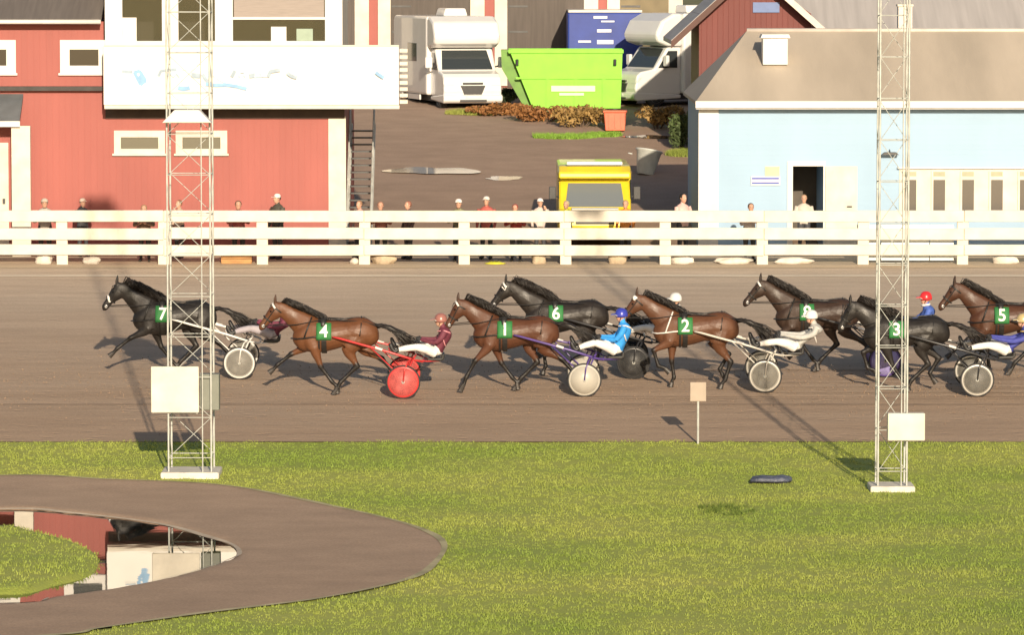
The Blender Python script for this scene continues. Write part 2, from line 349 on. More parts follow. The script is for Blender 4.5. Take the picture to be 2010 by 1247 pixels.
struct('infield', grid(np.linspace(-30, 30, 241), np.concatenate([np.linspace(48, 77, 117), np.linspace(77.25, 86.25, 46)]), infield_z).mesh('infield', GRASS, True))
# gravel ring and pond bed, then water and the grassy islet
def polar(poly, zf, rows=26, c=None, skirt=None):
    c = np.array(c if c is not None else poly.mean(0)); n = len(poly); P = [c[None] + (poly - c) * (k / rows) for k in range(1, rows + 1)]
    P = np.concatenate([c[None]] + P); z = zf(P[:, 0], P[:, 1]); fs = [(0, 1 + i, 1 + (i + 1) % n) for i in range(n)]
    for k in range(rows - 1):
        for i in range(n): j = (i + 1) % n; fs.append((1 + k * n + i, 1 + (k + 1) * n + i, 1 + (k + 1) * n + j, 1 + k * n + j))
    mb = MB(); mb.v = [tuple(p) for p in np.column_stack([P, z])]; mb.f = fs; mb.mi = [0] * len(fs); return mb
def bed_z(x, y):
    sd = sdist(POND, np.stack([x, y], 1)); t = np.interp(y, TX, TZ) + .016
    return np.where(sd > 0, np.minimum(t, ZW + .02 * (sd > .15) + sd * .22), ZW - .02 + np.maximum(sd, -1.2) * .25)
struct('gravel_path', polar(OUT, bed_z, 60, c=(-8.2, 70.5)).mesh('gravel_path', PATHM, True))
WATER, t_, b_ = _nodes('still pond water')
b_.inputs['Base Color'].default_value = (.010, .012, .010, 1); b_.inputs['Roughness'].default_value = .015; b_.inputs['IOR'].default_value = 1.6; b_.inputs['Specular IOR Level'].default_value = .8
n_ = t_.nodes.new('ShaderNodeTexNoise'); n_.inputs['Scale'].default_value = 1.2; n_.inputs['Detail'].default_value = 2
bp_ = t_.nodes.new('ShaderNodeBump'); bp_.inputs['Distance'].default_value = .0006; g_ = t_.nodes.new('ShaderNodeNewGeometry')
t_.links.new(g_.outputs['Position'], n_.inputs['Vector']); t_.links.new(n_.outputs[0], bp_.inputs['Height']); t_.links.new(bp_.outputs[0], b_.inputs['Normal'])
PW = POND.mean(0) + (POND - POND.mean(0)) * 1.02
struct('pond_water', polar(PW, lambda x, y: np.full(len(x), ZW), 2).mesh('pond_water', WATER))
def isle_z(x, y): return ZW - .05 + np.clip(-sdist(ISLE, np.stack([x, y], 1)) * .5, 0, .12) + vnoise(x, y, 1.5, 4) * .01
struct('grass_islet', polar(ISLE, isle_z, 14).mesh('grass_islet', GRASS, True))
# pale turned edge along the near side of the gravel and a thin chalk line on the far side of the track
struct('track_line', grid(np.linspace(-60, 60, 21), [ground(1005, 544.5).y, ground(1005, 541.5).y], lambda x, y: np.interp(y, TX, TZ) + .022).mesh('track_line', mat('worn chalk', (.68, .60, .48), .9, .25, 1.2, stretch=(.4, 8, 1))))
struct('harrow_mark', grid(np.linspace(-60, 60, 21), [ground(1005, 797).y, ground(1005, 794).y], lambda x, y: np.interp(y, TX, TZ) + .016).mesh('harrow_mark', mat('pressed sand', (.31, .22, .15), .9, .15, 1.2)))

def strip(name, poly, o0, o1, dz, m, zf=None):
    """narrow band following a closed outline"""
    c = poly.mean(0); n = len(poly); nx, pv = np.roll(poly, -1, 0), np.roll(poly, 1, 0); t = nx - pv; t /= np.linalg.norm(t, axis=1)[:, None]; nr = np.stack([t[:, 1], -t[:, 0]], 1)
    if ((poly - c) * nr).sum() < 0: nr = -nr
    wob = 1 + .25 * np.sin(np.arange(n) * .45); A = poly + nr * o0; B_ = poly + nr * (o0 + (o1 - o0) * wob)[:, None]; P = np.concatenate([A, B_]); z = (zf(P[:, 0], P[:, 1]) if zf else np.interp(P[:, 1], TX, TZ)) + dz
    mb = MB(); mb.v = [tuple(v) for v in np.column_stack([P, z])]; mb.f = [(i, (i + 1) % n, n + (i + 1) % n, n + i) for i in range(n)]; mb.mi = [0] * n
    return struct(name, mb.mesh(name, m))
strip('path_edge', OUT, -.06, .05, .024, mat('dry trodden edge', (.40, .35, .20), .9, .25, 2.5))
strip('pond_edge', POND, .02, .09, .012, mat('pale dried mud', (.46, .38, .29), .9, .2, 3), bed_z)
def blades(name, n, region, zf, hmin, hmax, m, per=4, seed=3):
    rg = np.random.default_rng(seed); x0, x1, y0, y1 = region
    x = rg.uniform(x0, x1, n); y = rg.uniform(y0, y1, n); keep = zf(x, y); x, y, z = x[keep[1]], y[keep[1]], keep[0][keep[1]]
    n = len(x); x = np.repeat(x, per) + rg.normal(0, .035, n * per); y = np.repeat(y, per) + rg.normal(0, .035, n * per); z = np.repeat(z, per)
    N = len(x); a = rg.uniform(0, 2 * np.pi, N); h = rg.uniform(hmin, hmax, N) * (1 + .5 * vnoise(x, y, .7, 5)); wd = rg.uniform(.006, .014, N); lean = rg.uniform(.1, .8, N) * h; la = rg.uniform(0, 2 * np.pi, N)
    V = np.empty((N, 3, 3)); V[:, 0] = np.stack([x - np.cos(a) * wd, y - np.sin(a) * wd, z - .01], 1); V[:, 1] = np.stack([x + np.cos(a) * wd, y + np.sin(a) * wd, z - .01], 1)
    V[:, 2] = np.stack([x + np.cos(la) * lean, y + np.sin(la) * lean, z + h], 1)
    me = bpy.data.meshes.new(name); me.vertices.add(N * 3); me.vertices.foreach_set('co', V.ravel()); me.loops.add(N * 3); me.loops.foreach_set('vertex_index', np.arange(N * 3))
    me.polygons.add(N); me.polygons.foreach_set('loop_start', np.arange(0, N * 3, 3)); me.update(calc_edges=True); me.validate()
    at_ = me.attributes.new('tone', 'FLOAT', 'POINT'); at_.data.foreach_set('value', np.repeat(np.clip(rg.normal(.5, .25, N), 0, 1), 3).astype(np.float32)); me.materials.append(m)
    return me
def zf_infield(x, y):
    sd = sdist(OUT, np.stack([x, y], 1)); edge = 86.2 + .16 * vnoise(x, y * 0, 1.1, 8) + .16 * vnoise(x, y * 0, 4.3, 3); return infield_z(x, y), (sd > .02) & (y < edge)
go = struct('grass', blades('grass', 74000, (-17, 17, 60, 86.4), zf_infield, .014, .042, BLADE, 6), 'stuff'); tag(go, 'short yellowish green grass covering the infield', 'grass')
def zf_isle(x, y):
    sd = sdist(ISLE, np.stack([x, y], 1)); return isle_z(x, y), sd < -.05
gi = struct('grass', blades('islet_grass', 5000, (-12.5, -5.5, 65, 76), zf_isle, .02, .055, BLADE, seed=5), 'stuff'); tag(gi, 'grass tuft islet standing in the small pond', 'grass')

DKGREEN = grass_mat('dark green blades', (.075, .115, .022), (.12, .16, .03), attr=True)  # darker green than the infield blades, for one taller patch
for i_, (px, py, rx, ry) in enumerate(((1425, 1003, .5, .8),)):
    c = ground(px, py); zf = lambda x, y, c=c, rx=rx, ry=ry: (np.interp(y, TX, TZ), (((x - c.x) / rx) ** 2 + ((y - c.y) / ry) ** 2 + .5 * vnoise(x, y, 4, 2) < .8) & (sdist(OUT, np.stack([x, y], 1)) > 0))
    o = struct('grass', blades('greenery', 150, (c.x - rx, c.x + rx, c.y - ry, c.y + ry), zf, .04, .09, DKGREEN, 6, 40 + i_), 'stuff'); tag(o, ('dark green patch left of the tarpaulin on the infield', 'small dark green patch just below the tarpaulin', 'dark green patch in the middle of the infield', 'dark clover patch near the track edge left of centre', 'dark clover patch at the bottom left beside the path')[i_], 'grass')

# ------------------------------------------------------------------ white rail fence along the track
FY = 114.0
fence = thing('rail_fence', 'long white three-rail fence along the far side of the track', 'fence', (0, FY, T(FY)))
SP = 2.49; x_post0 = xat(322, 500, FY)
post_me = MB().box(-.14, .14, -.05, .07, -.1, zat(412, FY) - T(FY) - .03).mesh('post', CREAM)
for k in range(-6, 12):
    o = link('post', post_me, fence, (x_post0 + k * SP + rnd.uniform(-.05, .05), 0, 0), (0, rnd.uniform(-.012, .012), 0)); b = o.modifiers.new('bevel', 'BEVEL'); b.width = .012
for (ya, yb) in ((413, 435.5), (447, 470), (480, 501)):
    za, zb = zat(yb, FY) - T(FY), zat(ya, FY) - T(FY)
    me = MB().box(-SP + .004, SP - .004, -.10, -.053, za, zb).mesh('rail', CREAM)
    for k in range(-3, 6):
        o = link('rail', me, fence, (x_post0 + (2 * k + 1) * SP, rnd.uniform(0, .008), rnd.uniform(-.012, .012)), (0, rnd.uniform(-.002, .002), 0)); b = o.modifiers.new('bevel', 'BEVEL'); b.width = .012

# ------------------------------------------------------------------ red judges' building with white tower room and banner
WY = 116.6
red = thing('judge_building', 'red wooden judges building with white upper room above the track', 'building', (xat(340, 480, WY), WY, T(WY)))
zb = T(WY) - .1
X0, X1 = xat(-260, 300, WY), xat(678, 300, WY)
zled = zat(176, WY); zeave = zat(42, WY)
wp('wall', MB().box(X0, X1 - .02, WY, WY + 7, zb, zled), RED, red)
xm = xat(203, 100, WY)
wp('wall', MB().box(X0, xm, WY + .06, WY + 7, zled + .09, zeave), RED, red)
wp('ledge', MB().box(X0, xm, WY - .22, WY + .3, zled - .02, zled + .088), mat('dark roofing felt', (.06, .055, .052), .8, .2, 4), red)
ROOFG = mat('grey brown roof sheet', (.15, .130, .115), .6, .15, 1.2, stretch=(8, .6, .6))
rf = wp('roof', MB().prism([(WY - .45, zeave + .0), (WY - .45, zeave + .07), (WY + 3.6, zeave + 1.75), (WY + 7.6, zeave + .05), (WY + 7.6, zeave - .02), (WY + 3.6, zeave + 1.66)], 'x', X0 - .3, xm - .02), ROOFG, red)
wp('gutter', MB().tube([(X0 - .3, WY - .5, zeave + .0), (xm - .02, WY - .5, zeave + .0)], .055, 8), WHITE, rf, True)
def window(parent, px0, px1, py0, py1, Y, fr=.16, m=WHITE, mull=0, g=None, dark=None):
    x0, x1, z0, z1 = xat(px0, py0, Y), xat(px1, py0, Y), zat(py1, Y), zat(py0, Y)
    mb = MB().box(x0, x1, Y - .05, Y - .001, z0, z0 + fr).box(x0, x1, Y - .05, Y - .001, z1 - fr, z1).box(x0, x0 + fr, Y - .048, Y - .001, z0 + fr, z1 - fr).box(x1 - fr, x1, Y - .048, Y - .001, z0 + fr, z1 - fr)
    wn = wp('window', mb, m, parent); wp('pane', MB().box(x0 + fr, x1 - fr, Y - .015, Y - .002, z0 + fr, z1 - fr), g or GLASS, wn)
    for k in range(mull):
        xx = x0 + (x1 - x0) * (k + 1) / (mull + 1); wp('mullion', MB().box(xx - .03, xx + .03, Y - .035, Y - .016, z0 + fr, z1 - fr), m, wn)
    wp('sill', MB().box(x0 - .04, x1 + .04, Y - .10, Y - .051, z0 - .005, z0 + .05), m, wn)
    return wn
window(red, -62, 31, 78, 147, WY + .06, .24); window(red, 118, 212, 78, 147, WY + .06, .24)
OLV = glass_mat('dusty olive glass', (.11, .105, .075), .25); window(red, 224, 324, 256, 305, WY, .17, CREAM, 0, OLV); window(red, 345, 446, 256, 305, WY, .17, CREAM, 0, OLV)
wb('corner_board', 645, 679, 228, 520, WY - .04, WY + .10, CREAM, red)
# porch at the left edge
pr = wp('porch_roof', MB().prism([(WY - 1.0, zat(243, WY)), (WY - 1.0, zat(236, WY)), (WY - .005, zat(184, WY)), (WY - .005, zat(192, WY))], 'x', X0, xat(46, 220, WY)), mat('porch roof sheet', (.13, .14, .15), .5, .15, 3), red)
wp('porch_fascia', MB().box(X0, xat(46, 240, WY) + .02, WY - 1.04, WY - 1.002, zat(246, WY), zat(235, WY)), WHITE, pr)
wb('porch_post', 23, 60, 247, 525, WY - .9, WY - .7, CREAM, red, .01)
dr = wb('door', -60, 17, 280, 498, WY - .06, WY + .02, CREAM, red)
wb('door_handle', 5, 10, 390, 400, WY - .11, WY - .062, DSTEEL, dr)
# tower room
TY = WY - .1
tx0, tx1 = xat(206, 50, TY), xat(672, 50, TY); ztop = zat(-75, TY)
z90, z80 = zat(92, TY), zat(80, TY)
tower = MB()
def pxb(px0, px1, py0, py1): tower.box(xat(px0, 50, TY), xat(px1, 50, TY), TY, TY + .25, zat(py1, TY), zat(py0, TY))
pxb(206, 240, -75, 92); pxb(318, 350, -75, 92); pxb(422, 457, -75, 92); pxb(638, 672, -75, 92)
pxb(240, 318, 80, 92); pxb(350, 422, 80, 92); pxb(457, 638, 80, 92); pxb(240, 318, -75, -40); pxb(350, 422, -75, -40); pxb(457, 638, -75, -40)
tr = wp('tower_wall', tower, WHITE, red)
wp('tower_wall', MB().box(tx0, tx0 + .2, TY + .25, TY + 4, z90, ztop).box(tx1 - .2, tx1, TY + .25, TY + 4, z90, ztop).box(tx0 + .2, tx1 - .2, TY + 3.8, TY + 4, z90, ztop), mat('tower inner wall', (.5, .46, .4), .7, .08, 3), red)
wp('tower_floor', MB().box(tx0 + .01, tx1 - .01, TY + .02, TY + 4, zled + .3, z90 - .01), mat('floor boards', (.25, .2, .15), .7, .1, 4), red)
wp('tower_roof', MB().box(tx0 - .4, tx1 + .4, TY - .6, TY + 4.4, ztop + .002, ztop + .15), ROOFG, red)
TGL = glass_mat('tower glass', (.035, .045, .032), .08); TGL.node_tree.nodes['Principled BSDF'].inputs['Alpha'].default_value = .55
for (a, c) in ((240, 318), (350, 422), (457, 638)):
    wn = wp('window', MB().box(xat(a, 50, TY), xat(c, 50, TY), TY + .10, TY + .16, zat(83.5, TY), zat(80.2, TY)), WHITE, red)
    wp('pane', MB().box(xat(a, 50, TY) + .002, xat(c, 50, TY) - .002, TY + .12, TY + .13, zat(80, TY), zat(-40, TY)), TGL, wn)
wn = wp('blind', MB().box(xat(459, 50, TY), xat(636, 50, TY), TY + .06, TY + .09, zat(33, TY), zat(-40, TY)), mat('grey window blind', (.30, .26, .235), .8, .08, 3, stretch=(1, 1, 12)), red)
wb('transom', 457, 638, 33, 38, TY + .03, TY + .11, WHITE, red)
wb('window_post', 532, 562, 52, 80, TY + .02, TY + .10, WHITE, red)
wb('monitor', 582, 614, 56, 79.5, TY + .06, TY + .1, mat('pale green monitor back', (.28, .36, .28), .6, .1, 5), red)
wb('window_frame', 240, 268, 34, 80, TY + .06, TY + .1, WHITE, red)
# banner panel hung in front of the balcony
SY = WY - .95
ban = thing('banner_board', 'wide white banner board with faded blue lettering below the tower windows', 'sign', (xat(493, 213, SY), SY, zat(213, SY)))
wp('panel', fb(203, 783, 91, 206, SY, SY + .10), mat('white banner vinyl', (.74, .72, .68), .45, .03, 1.5), ban, bevel=.015)
wp('bottom_rail', fb(205, 784, 206.5, 213.5, SY - .03, SY + .16), CREAM, ban)
wp('top_rail', fb(204, 783, 88, 91, SY - .02, SY + .13), CREAM, ban)
BL1 = mat('faded blue print', (.20, .38, .60), .5, .15, 6); BL2 = mat('grey blue print', (.28, .36, .44), .5, .15, 6); BL3 = mat('pale cyan print', (.42, .60, .74), .5, .05, 6)
def stroke(pts, wpx, m, lay=0):
    mb = MB(); y0_ = SY - .004 - lay * .004
    for q_, (a, c) in enumerate(zip(pts[:-1], pts[1:])):
        yy = y0_ - q_ * .0007
        A, C = at(a[0], a[1], yy), at(c[0], c[1], yy); d = (C - A).normalized(); nrm = Vector((-d.z, 0, d.x)) * (wpx * 1.35 / 77 / 2); A -= d * .01; C += d * .01
        mb.prism([(A.x + nrm.x, A.z + nrm.z), (C.x + nrm.x, C.z + nrm.z), (C.x - nrm.x, C.z - nrm.z), (A.x - nrm.x, A.z - nrm.z)], 'y', yy, yy + .003)
    return wp('lettering', mb, m, ban)
for i_, (pts, wd, m) in enumerate([([(264, 142), (274, 139), (286, 158), (276, 166), (264, 142)], 5, BL1), ([(272, 150), (280, 158)], 10, BL1), ([(240, 140), (259, 141)], 4, BL2), ([(241, 116), (257, 118)], 2.5, BL3),
        ([(311, 149), (316, 139), (330, 137), (347, 136)], 4, BL2), ([(347, 136), (380, 135), (410, 133)], 2.5, BL3), ([(376, 147), (392, 149)], 7, BL2), ([(398, 146), (404, 156), (414, 164)], 5, BL2),
        ([(404, 148), (418, 140), (430, 150), (444, 158)], 9, BL3), ([(350, 172), (360, 174), (372, 172)], 6, BL1), ([(404, 165), (424, 167), (444, 166), (464, 169), (484, 174)], 5, BL1),
        ([(422, 144), (426, 139)], 5, BL3), ([(455, 150), (461, 139)], 5, BL2), ([(490, 149), (500, 147)], 6, BL2), ([(500, 150), (524, 149)], 2.5, BL3), ([(526, 150), (531, 140), (549, 137)], 5, BL2), ([(564, 143), (572, 149), (582, 152)], 5, BL2),
        ([(328, 149), (334, 142), (340, 149), (346, 142), (352, 149)], 2.5, BL3), ([(470, 149), (470, 141), (480, 141), (480, 149)], 2.5, BL3), ([(505, 149), (510, 141), (516, 149)], 2.5, BL3), ([(738, 142), (745, 147), (753, 152)], 5, BL1)]):
    stroke(pts, wd, m, i_)
for k in range(9):
    zz = zat(99 + k * 12.6, SY); wp('end_slat', MB().box(xat(784.5, 150, SY), xat(800, 150, SY), SY + .02, SY + .45, zz - .045, zz + .045), CREAM, ban)
balc = thing('balcony', 'balcony deck behind the white banner board', 'balcony', (xat(493, 213, SY), WY - .3, zat(213, SY)))
wp('deck', MB().box(xat(206, 200, SY), xat(781, 200, SY), SY + .18, WY - .105, zat(211, SY), zat(200, SY)), mat('deck boards', (.2, .16, .12), .8, .15, 5), balc)
wp('shade_board', fb(207, 676, 214, 232, WY - .10, WY - .003), mat('under-deck shade brown', (.055, .035, .026), .7, .2, 4), balc)  # dark board added under the deck; its brown stands in for deep shade
# outside stair beside the red building
stx0, stx1 = X1 + .02, X1 + .62
stair = thing('steel_stair', 'narrow open-tread outside stair beside the red wall', 'stairs', ((stx0 + stx1) / 2, 118, T(118)))
tread = MB().box(-.27, .27, -.12, .12, -.02, .02).mesh('tread', DSTEEL)
NST = 17
for k in range(NST):
    link('tread', tread, stair, (0, -.9 + k * .2, .17 + k * .172))
for sx in (-1, 1):
    part('stringer', MB().tube([(sx * .3, -1.1, 0), (sx * .3, -.9 + NST * .2, .17 + NST * .172)], .04, 6), STEEL, stair)
    part('handrail', MB().tube([(sx * .31, -1.0, .0), (sx * .31, -1.0, .95), (sx * .31, -.9 + NST * .2, 1.1 + NST * .172)], .022, 6), STEEL, stair)
    for k in (4, 8, 12, 16): part('baluster', MB().tube([(sx * .31, -.9 + k * .2, .17 + k * .172), (sx * .31, -.9 + k * .2, 1.1 + k * .172)], .018, 6), STEEL, stair)

# ------------------------------------------------------------------ pale blue building on the right
BY = 116.8
blue = thing('blue_building', 'long pale blue wooden building with tan hipped roof behind the fence', 'building', (xat(1800, 480, BY), BY, T(BY)))
bx0, bx1 = xat(1374, 300, BY), xat(2300, 300, BY); ze = zat(206, BY)
dx0, dx1 = xat(1556, 370, BY), xat(1616, 370, BY); zdt = zat(326, BY)
wp('wall', MB().box(bx0, dx0, BY, BY + 8, zb, ze).box(dx1, bx1, BY, BY + 8, zb, ze).box(dx0, dx1, BY, BY + 8, zdt, ze).box(dx0, dx1, BY + 3, BY + 8, zb, zdt), BLUEW, blue)
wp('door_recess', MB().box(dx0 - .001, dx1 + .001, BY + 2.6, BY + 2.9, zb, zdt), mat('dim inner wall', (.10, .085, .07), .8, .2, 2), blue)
wb('corner_board', 1371, 1410, 214, 520, BY - .05, BY - .002, WHITE, blue)
zr0 = zat(199, BY - .4); rY = BY + 4.0; zr1 = zat(60, rY)
ex0, ex1 = xat(1366, 199, BY - .4), bx1 + .5; rx0 = xat(1466, 60, rY)
rv = [(ex0, BY - .4, zr0), (ex1, BY - .4, zr0), (ex1, rY, zr1), (rx0, rY, zr1), (ex0, BY + 8.4, zr0), (ex1, BY + 8.4, zr0)]
TAN = mat('weathered tan roof felt', (.46, .395, .315), .75, .14, .5, stretch=(1.6, .35, .35), bump=.01, bscale=6)
rfb = wp('roof', MB().add(rv + [(x, y, z - .08) for x, y, z in rv], [(0, 1, 2, 3), (3, 2, 5, 4), (0, 3, 4), (1, 5, 2), (0, 4, 10, 6), (4, 5, 11, 10), (5, 1, 7, 11), (1, 0, 6, 7), (6, 7, 11, 10)]), TAN, blue)
wp('ridge_cap', MB().tube([(rx0, rY, zr1 + .01), (ex1, rY, zr1 + .01)], .06, 8), mat('pale ridge metal', (.55, .5, .45), .5, .1, 3), rfb, True)
wp('fascia', MB().box(ex0 - .01, ex1, BY - .45, BY - .402, zr0 - .16, zr0 + .01), WHITE, blue)
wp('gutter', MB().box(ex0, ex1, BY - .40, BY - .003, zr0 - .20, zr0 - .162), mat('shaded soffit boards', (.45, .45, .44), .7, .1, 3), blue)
vx0, vx1 = xat(1497, 100, BY + 1.8), xat(1546, 100, BY + 1.8)
vt = wp('roof_vent', MB().box(vx0, vx1, BY + 1.7, BY + 2.4, zat(127, BY + 1.7), zat(72, BY + 1.7)), WHITE, rfb, bevel=.02)
wp('vent_cowl', MB().prism([(vx0 - .06, zat(74, BY + 1.7)), (vx1 + .06, zat(74, BY + 1.7)), (vx1 + .02, zat(67, BY + 1.7)), (vx0 - .02, zat(67, BY + 1.7))], 'y', BY + 1.62, BY + 2.5), WHITE, vt)
ch = wp('chimney', MB().box(xat(1763, 30, rY + .4), xat(1790, 30, rY + .4), rY + .3, rY + .7, zr1 - .5, zat(12, rY + .4)), mat('pale chimney plaster', (.62, .58, .52), .8, .1, 4, bump=.01), rfb)
wp('chimney_cap', MB().box(xat(1761, 30, rY + .4), xat(1792, 30, rY + .4), rY + .26, rY + .74, zat(12, rY + .4) + .002, zat(8, rY + .4)), CONC, ch)
dl = wp('open_door', MB().box(xat(1620, 370, BY), xat(1682, 370, BY), BY - .09, BY - .045, T(BY) + .05, zdt), CREAM, blue)
wp('door_handle', MB().tube([(xat(1672, 400, BY), BY - .13, zat(405, BY)), (xat(1662, 400, BY), BY - .13, zat(405, BY))], .015, 6), DSTEEL, dl)
wp('door_frame', MB().box(dx0 - .14, dx0, BY - .04, BY - .001, T(BY), zdt + .12).box(dx1, dx1 + .05, BY - .04, BY - .001, T(BY), zdt + .12).box(dx0, dx1, BY - .04, BY - .001, zdt, zdt + .12), WHITE, blue)
ys = wp('door_sign', fb(1502, 1530, 327, 349, BY - .03, BY - .001), mat('yellow sign paint', (.72, .66, .30), .5, .08, 5), blue, label='small yellow sign beside the open doorway')
s2 = wp('wall_sign', fb(1474, 1531, 346, 364, BY - .04, BY - .001), WHITE, blue, label='white sign with two blue lines on the pale blue wall')
BLUP = mat('dark blue sign print', (.06, .09, .42), .5, .1, 5)
wp('blue_line', fb(1476, 1529, 348.5, 352, BY - .048, BY - .042), BLUP, s2); wp('blue_line', fb(1476, 1529, 357.5, 361, BY - .048, BY - .042), BLUP, s2)
wl = wp('wall_lamp', MB().prism([(xat(1729, 300, BY), zat(303, BY)), (xat(1763, 300, BY), zat(303, BY)), (xat(1757, 300, BY), zat(298, BY)), (xat(1735, 300, BY), zat(298, BY))], 'y', BY - .32, BY - .1), DSTEEL, blue)
wp('bracket', MB().tube([(xat(1746, 300, BY), BY - .2, zat(299, BY)), (xat(1746, 300, BY), BY - .0, zat(294, BY))], .015, 6), DSTEEL, wl)
# window band
wx0, wx1 = xat(1765, 370, BY), xat(2290, 370, BY); zw0, zw1 = zat(432, BY), zat(331, BY)
wp('window_board', MB().box(wx0, wx1, BY - .03, BY - .001, zw0, zw1), CREAM, blue)
for k in range(9):
    cx = 1787 + k * 56.6; wn = wp('window', MB().box(xat(cx - 16, 370, BY), xat(cx + 16, 370, BY), BY - .07, BY - .031, zw0 + .03, zw1 - .06), CREAM, blue)
    wp('pane', fb(cx - 11.5, cx + 11.5, 353, 428, BY - .078, BY - .071), glass_mat('dim hall glass', (.07, .06, .05), .25), wn)
    wp('transom_pane', fb(cx - 11.5, cx + 11.5, 337, 346, BY - .078, BY - .071), mat('olive transom', (.30, .30, .20), .4, .1, 4), wn)
wp('window_cap', MB().box(wx0 - .05, wx1, BY - .12, BY - .031, zw1 + .001, zw1 + .05), WHITE, blue)
# loading ramp boards before the hall, just behind the rails
rb = thing('white_panel', 'low white panel leaning behind the fence below the hall windows', 'panel', (xat(1790, 515, 114.2), 114.2, T(114.2)))
for k in range(4):
    wp('board', fb(1682 + k * 48, 1728 + k * 48, 441, 511, 114.2, 114.24), mat('white blue plastic board', (.68, .73, .75), .4, .04, 2), rb)
for px in (1700, 1850): wp('stay', MB().tube([(xat(px, 450, 114.2), 114.27, zat(452, 114.2)), (xat(px, 450, 114.2), 115.8, T(115.8))], .025, 6), STEEL, rb)

# ------------------------------------------------------------------ barns behind
def big_barn():
    Y = 160.; g = thing('red_stable', 'red stable with tall dark doors in white frames behind the yard', 'stable', (xat(960, 160, Y), Y, T(Y)))
    z0 = T(Y) - .1; zt = zat(-90, Y); wp('wall', MB().box(xat(640, 50, Y), xat(1330, 50, Y), Y, Y + 10, z0, zt), RED, g)
    wp('roof', MB().prism([(Y - .6, zt - .1), (Y + 5, zt + 2.6), (Y + 10.6, zt - .1), (Y + 10.6, zt + .1), (Y + 5, zt + 2.8), (Y - .6, zt + .1)], 'x', xat(630, 50, Y), xat(1340, 50, Y)), ROOFG, g)
    for (a, b_) in ((767, 923), (996, 1146), (1217, 1312), (640, 696)):
        d = wb('door', a, b_, -40, 170, Y - .06, Y - .002, DARKDOOR if a != 1217 else mat('olive brown door', (.20, .16, .09), .7, .1, 3), g)
        wb('door_frame', a - 25, a - .3, -66, 168, Y - .09, Y - .001, CREAM, d); wb('door_frame', b_ + .3, b_ + 28, -66, 168, Y - .09, Y - .001, CREAM, d); wb('lintel', a - 25, b_ + 28, -66, -40.3, Y - .1, Y - .091, CREAM, d)
        for k in (1, 2, 3): wb('hinge_strap', a + 2, a + 40, -40 + k * 50, -36 + k * 50, Y - .075, Y - .061, DSTEEL, d)
big_barn()
def gable_barn():
    Y = 136.; g = thing('gabled_barn', 'dark red gabled barn with grey metal roof behind the tan roof', 'barn', (xat(1480, 160, Y), Y, T(Y)))
    xl, xr = xat(1372, 120, Y), xat(1592, 120, Y); xa = xat(1478, 0, Y); za = zat(-62, Y); ze_ = zat(72, Y); hw = xr - xa
    z0 = T(Y) - .1; zs = za - (za - ze_) * ((xa - xl) / (xa - xat(1318, 80, Y)))
    wp('gable_wall', MB().prism([(xl, z0), (xr, z0), (xr, zs), (xa, za - .12), (xl, zs)], 'y', Y, Y + 6), DRED, g)
    el, er = xat(1316, 84, Y), xat(1622, 66, Y)
    GREY = mat('grey roof metal', (.42, .395, .38), .6, .12, .8, stretch=(6, .3, .3))
    for nm, (xe, zz) in (('roof_slope', (el, zat(86, Y))), ('roof_slope', (er, zat(66, Y)))):
        s_ = wp(nm, MB().prism([(xe, zz), (xa, za), (xa, za + .12), (xe, zz + .12)], 'y', Y - .6, Y + 6.5), GREY, g)
        wp('bargeboard', MB().prism([(xe, zz - .12), (xa, za - .12), (xa, za + .1), (xe, zz + .1)], 'y', Y - .66, Y - .602), CREAM if xe > xa else mat('dark bargeboard', (.10, .05, .04), .7, .1, 4), s_)
    wb('gable_sign', 1478, 1530, 4, 24, Y - .05, Y - .001, mat('blue sign board', (.10, .16, .34), .5, .1, 4), g)
    # main range with its roof slope towards the track
    Y2 = 142.; zE = zat(85, Y2); zR = zat(-120, Y2 + 7)
    wp('wall', MB().box(xat(1560, 50, Y2), xat(2500, 50, Y2), Y2, Y2 + 14, T(Y2) - .1, zE), DRED, g)
    wp('roof', MB().prism([(Y2 - .5, zE - .1), (Y2 + 7, zR), (Y2 + 14.5, zE - .1), (Y2 + 14.5, zE + .02), (Y2 + 7, zR + .12), (Y2 - .5, zE + .02)], 'x', xat(1500, 50, Y2), xat(2520, 50, Y2)), GREY, g)
gable_barn()

# ------------------------------------------------------------------ vehicles (built nose towards -Y, then turned)
CARW = mat('white vehicle paint', (.72, .71, .69), .25, .03, 2, coat=.5)
VGL = glass_mat('vehicle glass', (.035, .042, .045), .05)
PLAST = mat('dark bumper plastic', (.05, .05, .05), .6, .15, 6)
LAMP = mat('clear lamp lens', (.60, .60, .58), .15, .05, 8)
REDL = mat('red lamp lens', (.45, .02, .02), .2, .05, 8)
CHROME = mat('wheel alloy', (.45, .45, .46), .3, .1, 6, metal=.8)
def wheel(root, x, y, r=.34, wd=.22):
    w_ = part('wheel', MB().lathe([(r * .55, -wd / 2), (r * .92, -wd / 2), (r, -wd * .35), (r, wd * .35), (r * .92, wd / 2), (r * .55, wd / 2)], 'x', (x, y, r), 24), RUBBER, root, True)
    part('rim', MB().lathe([(.03, -wd / 2 - .012), (r * .2, -wd / 2 - .012), (r * .5, -wd * .36), (r * .6, -wd / 2 - .004), (r * .6, wd / 2 + .004), (r * .5, wd * .36), (r * .2, wd / 2 + .012), (.03, wd / 2 + .012)], 'x', (x, y, r), 20), CHROME, w_, True)
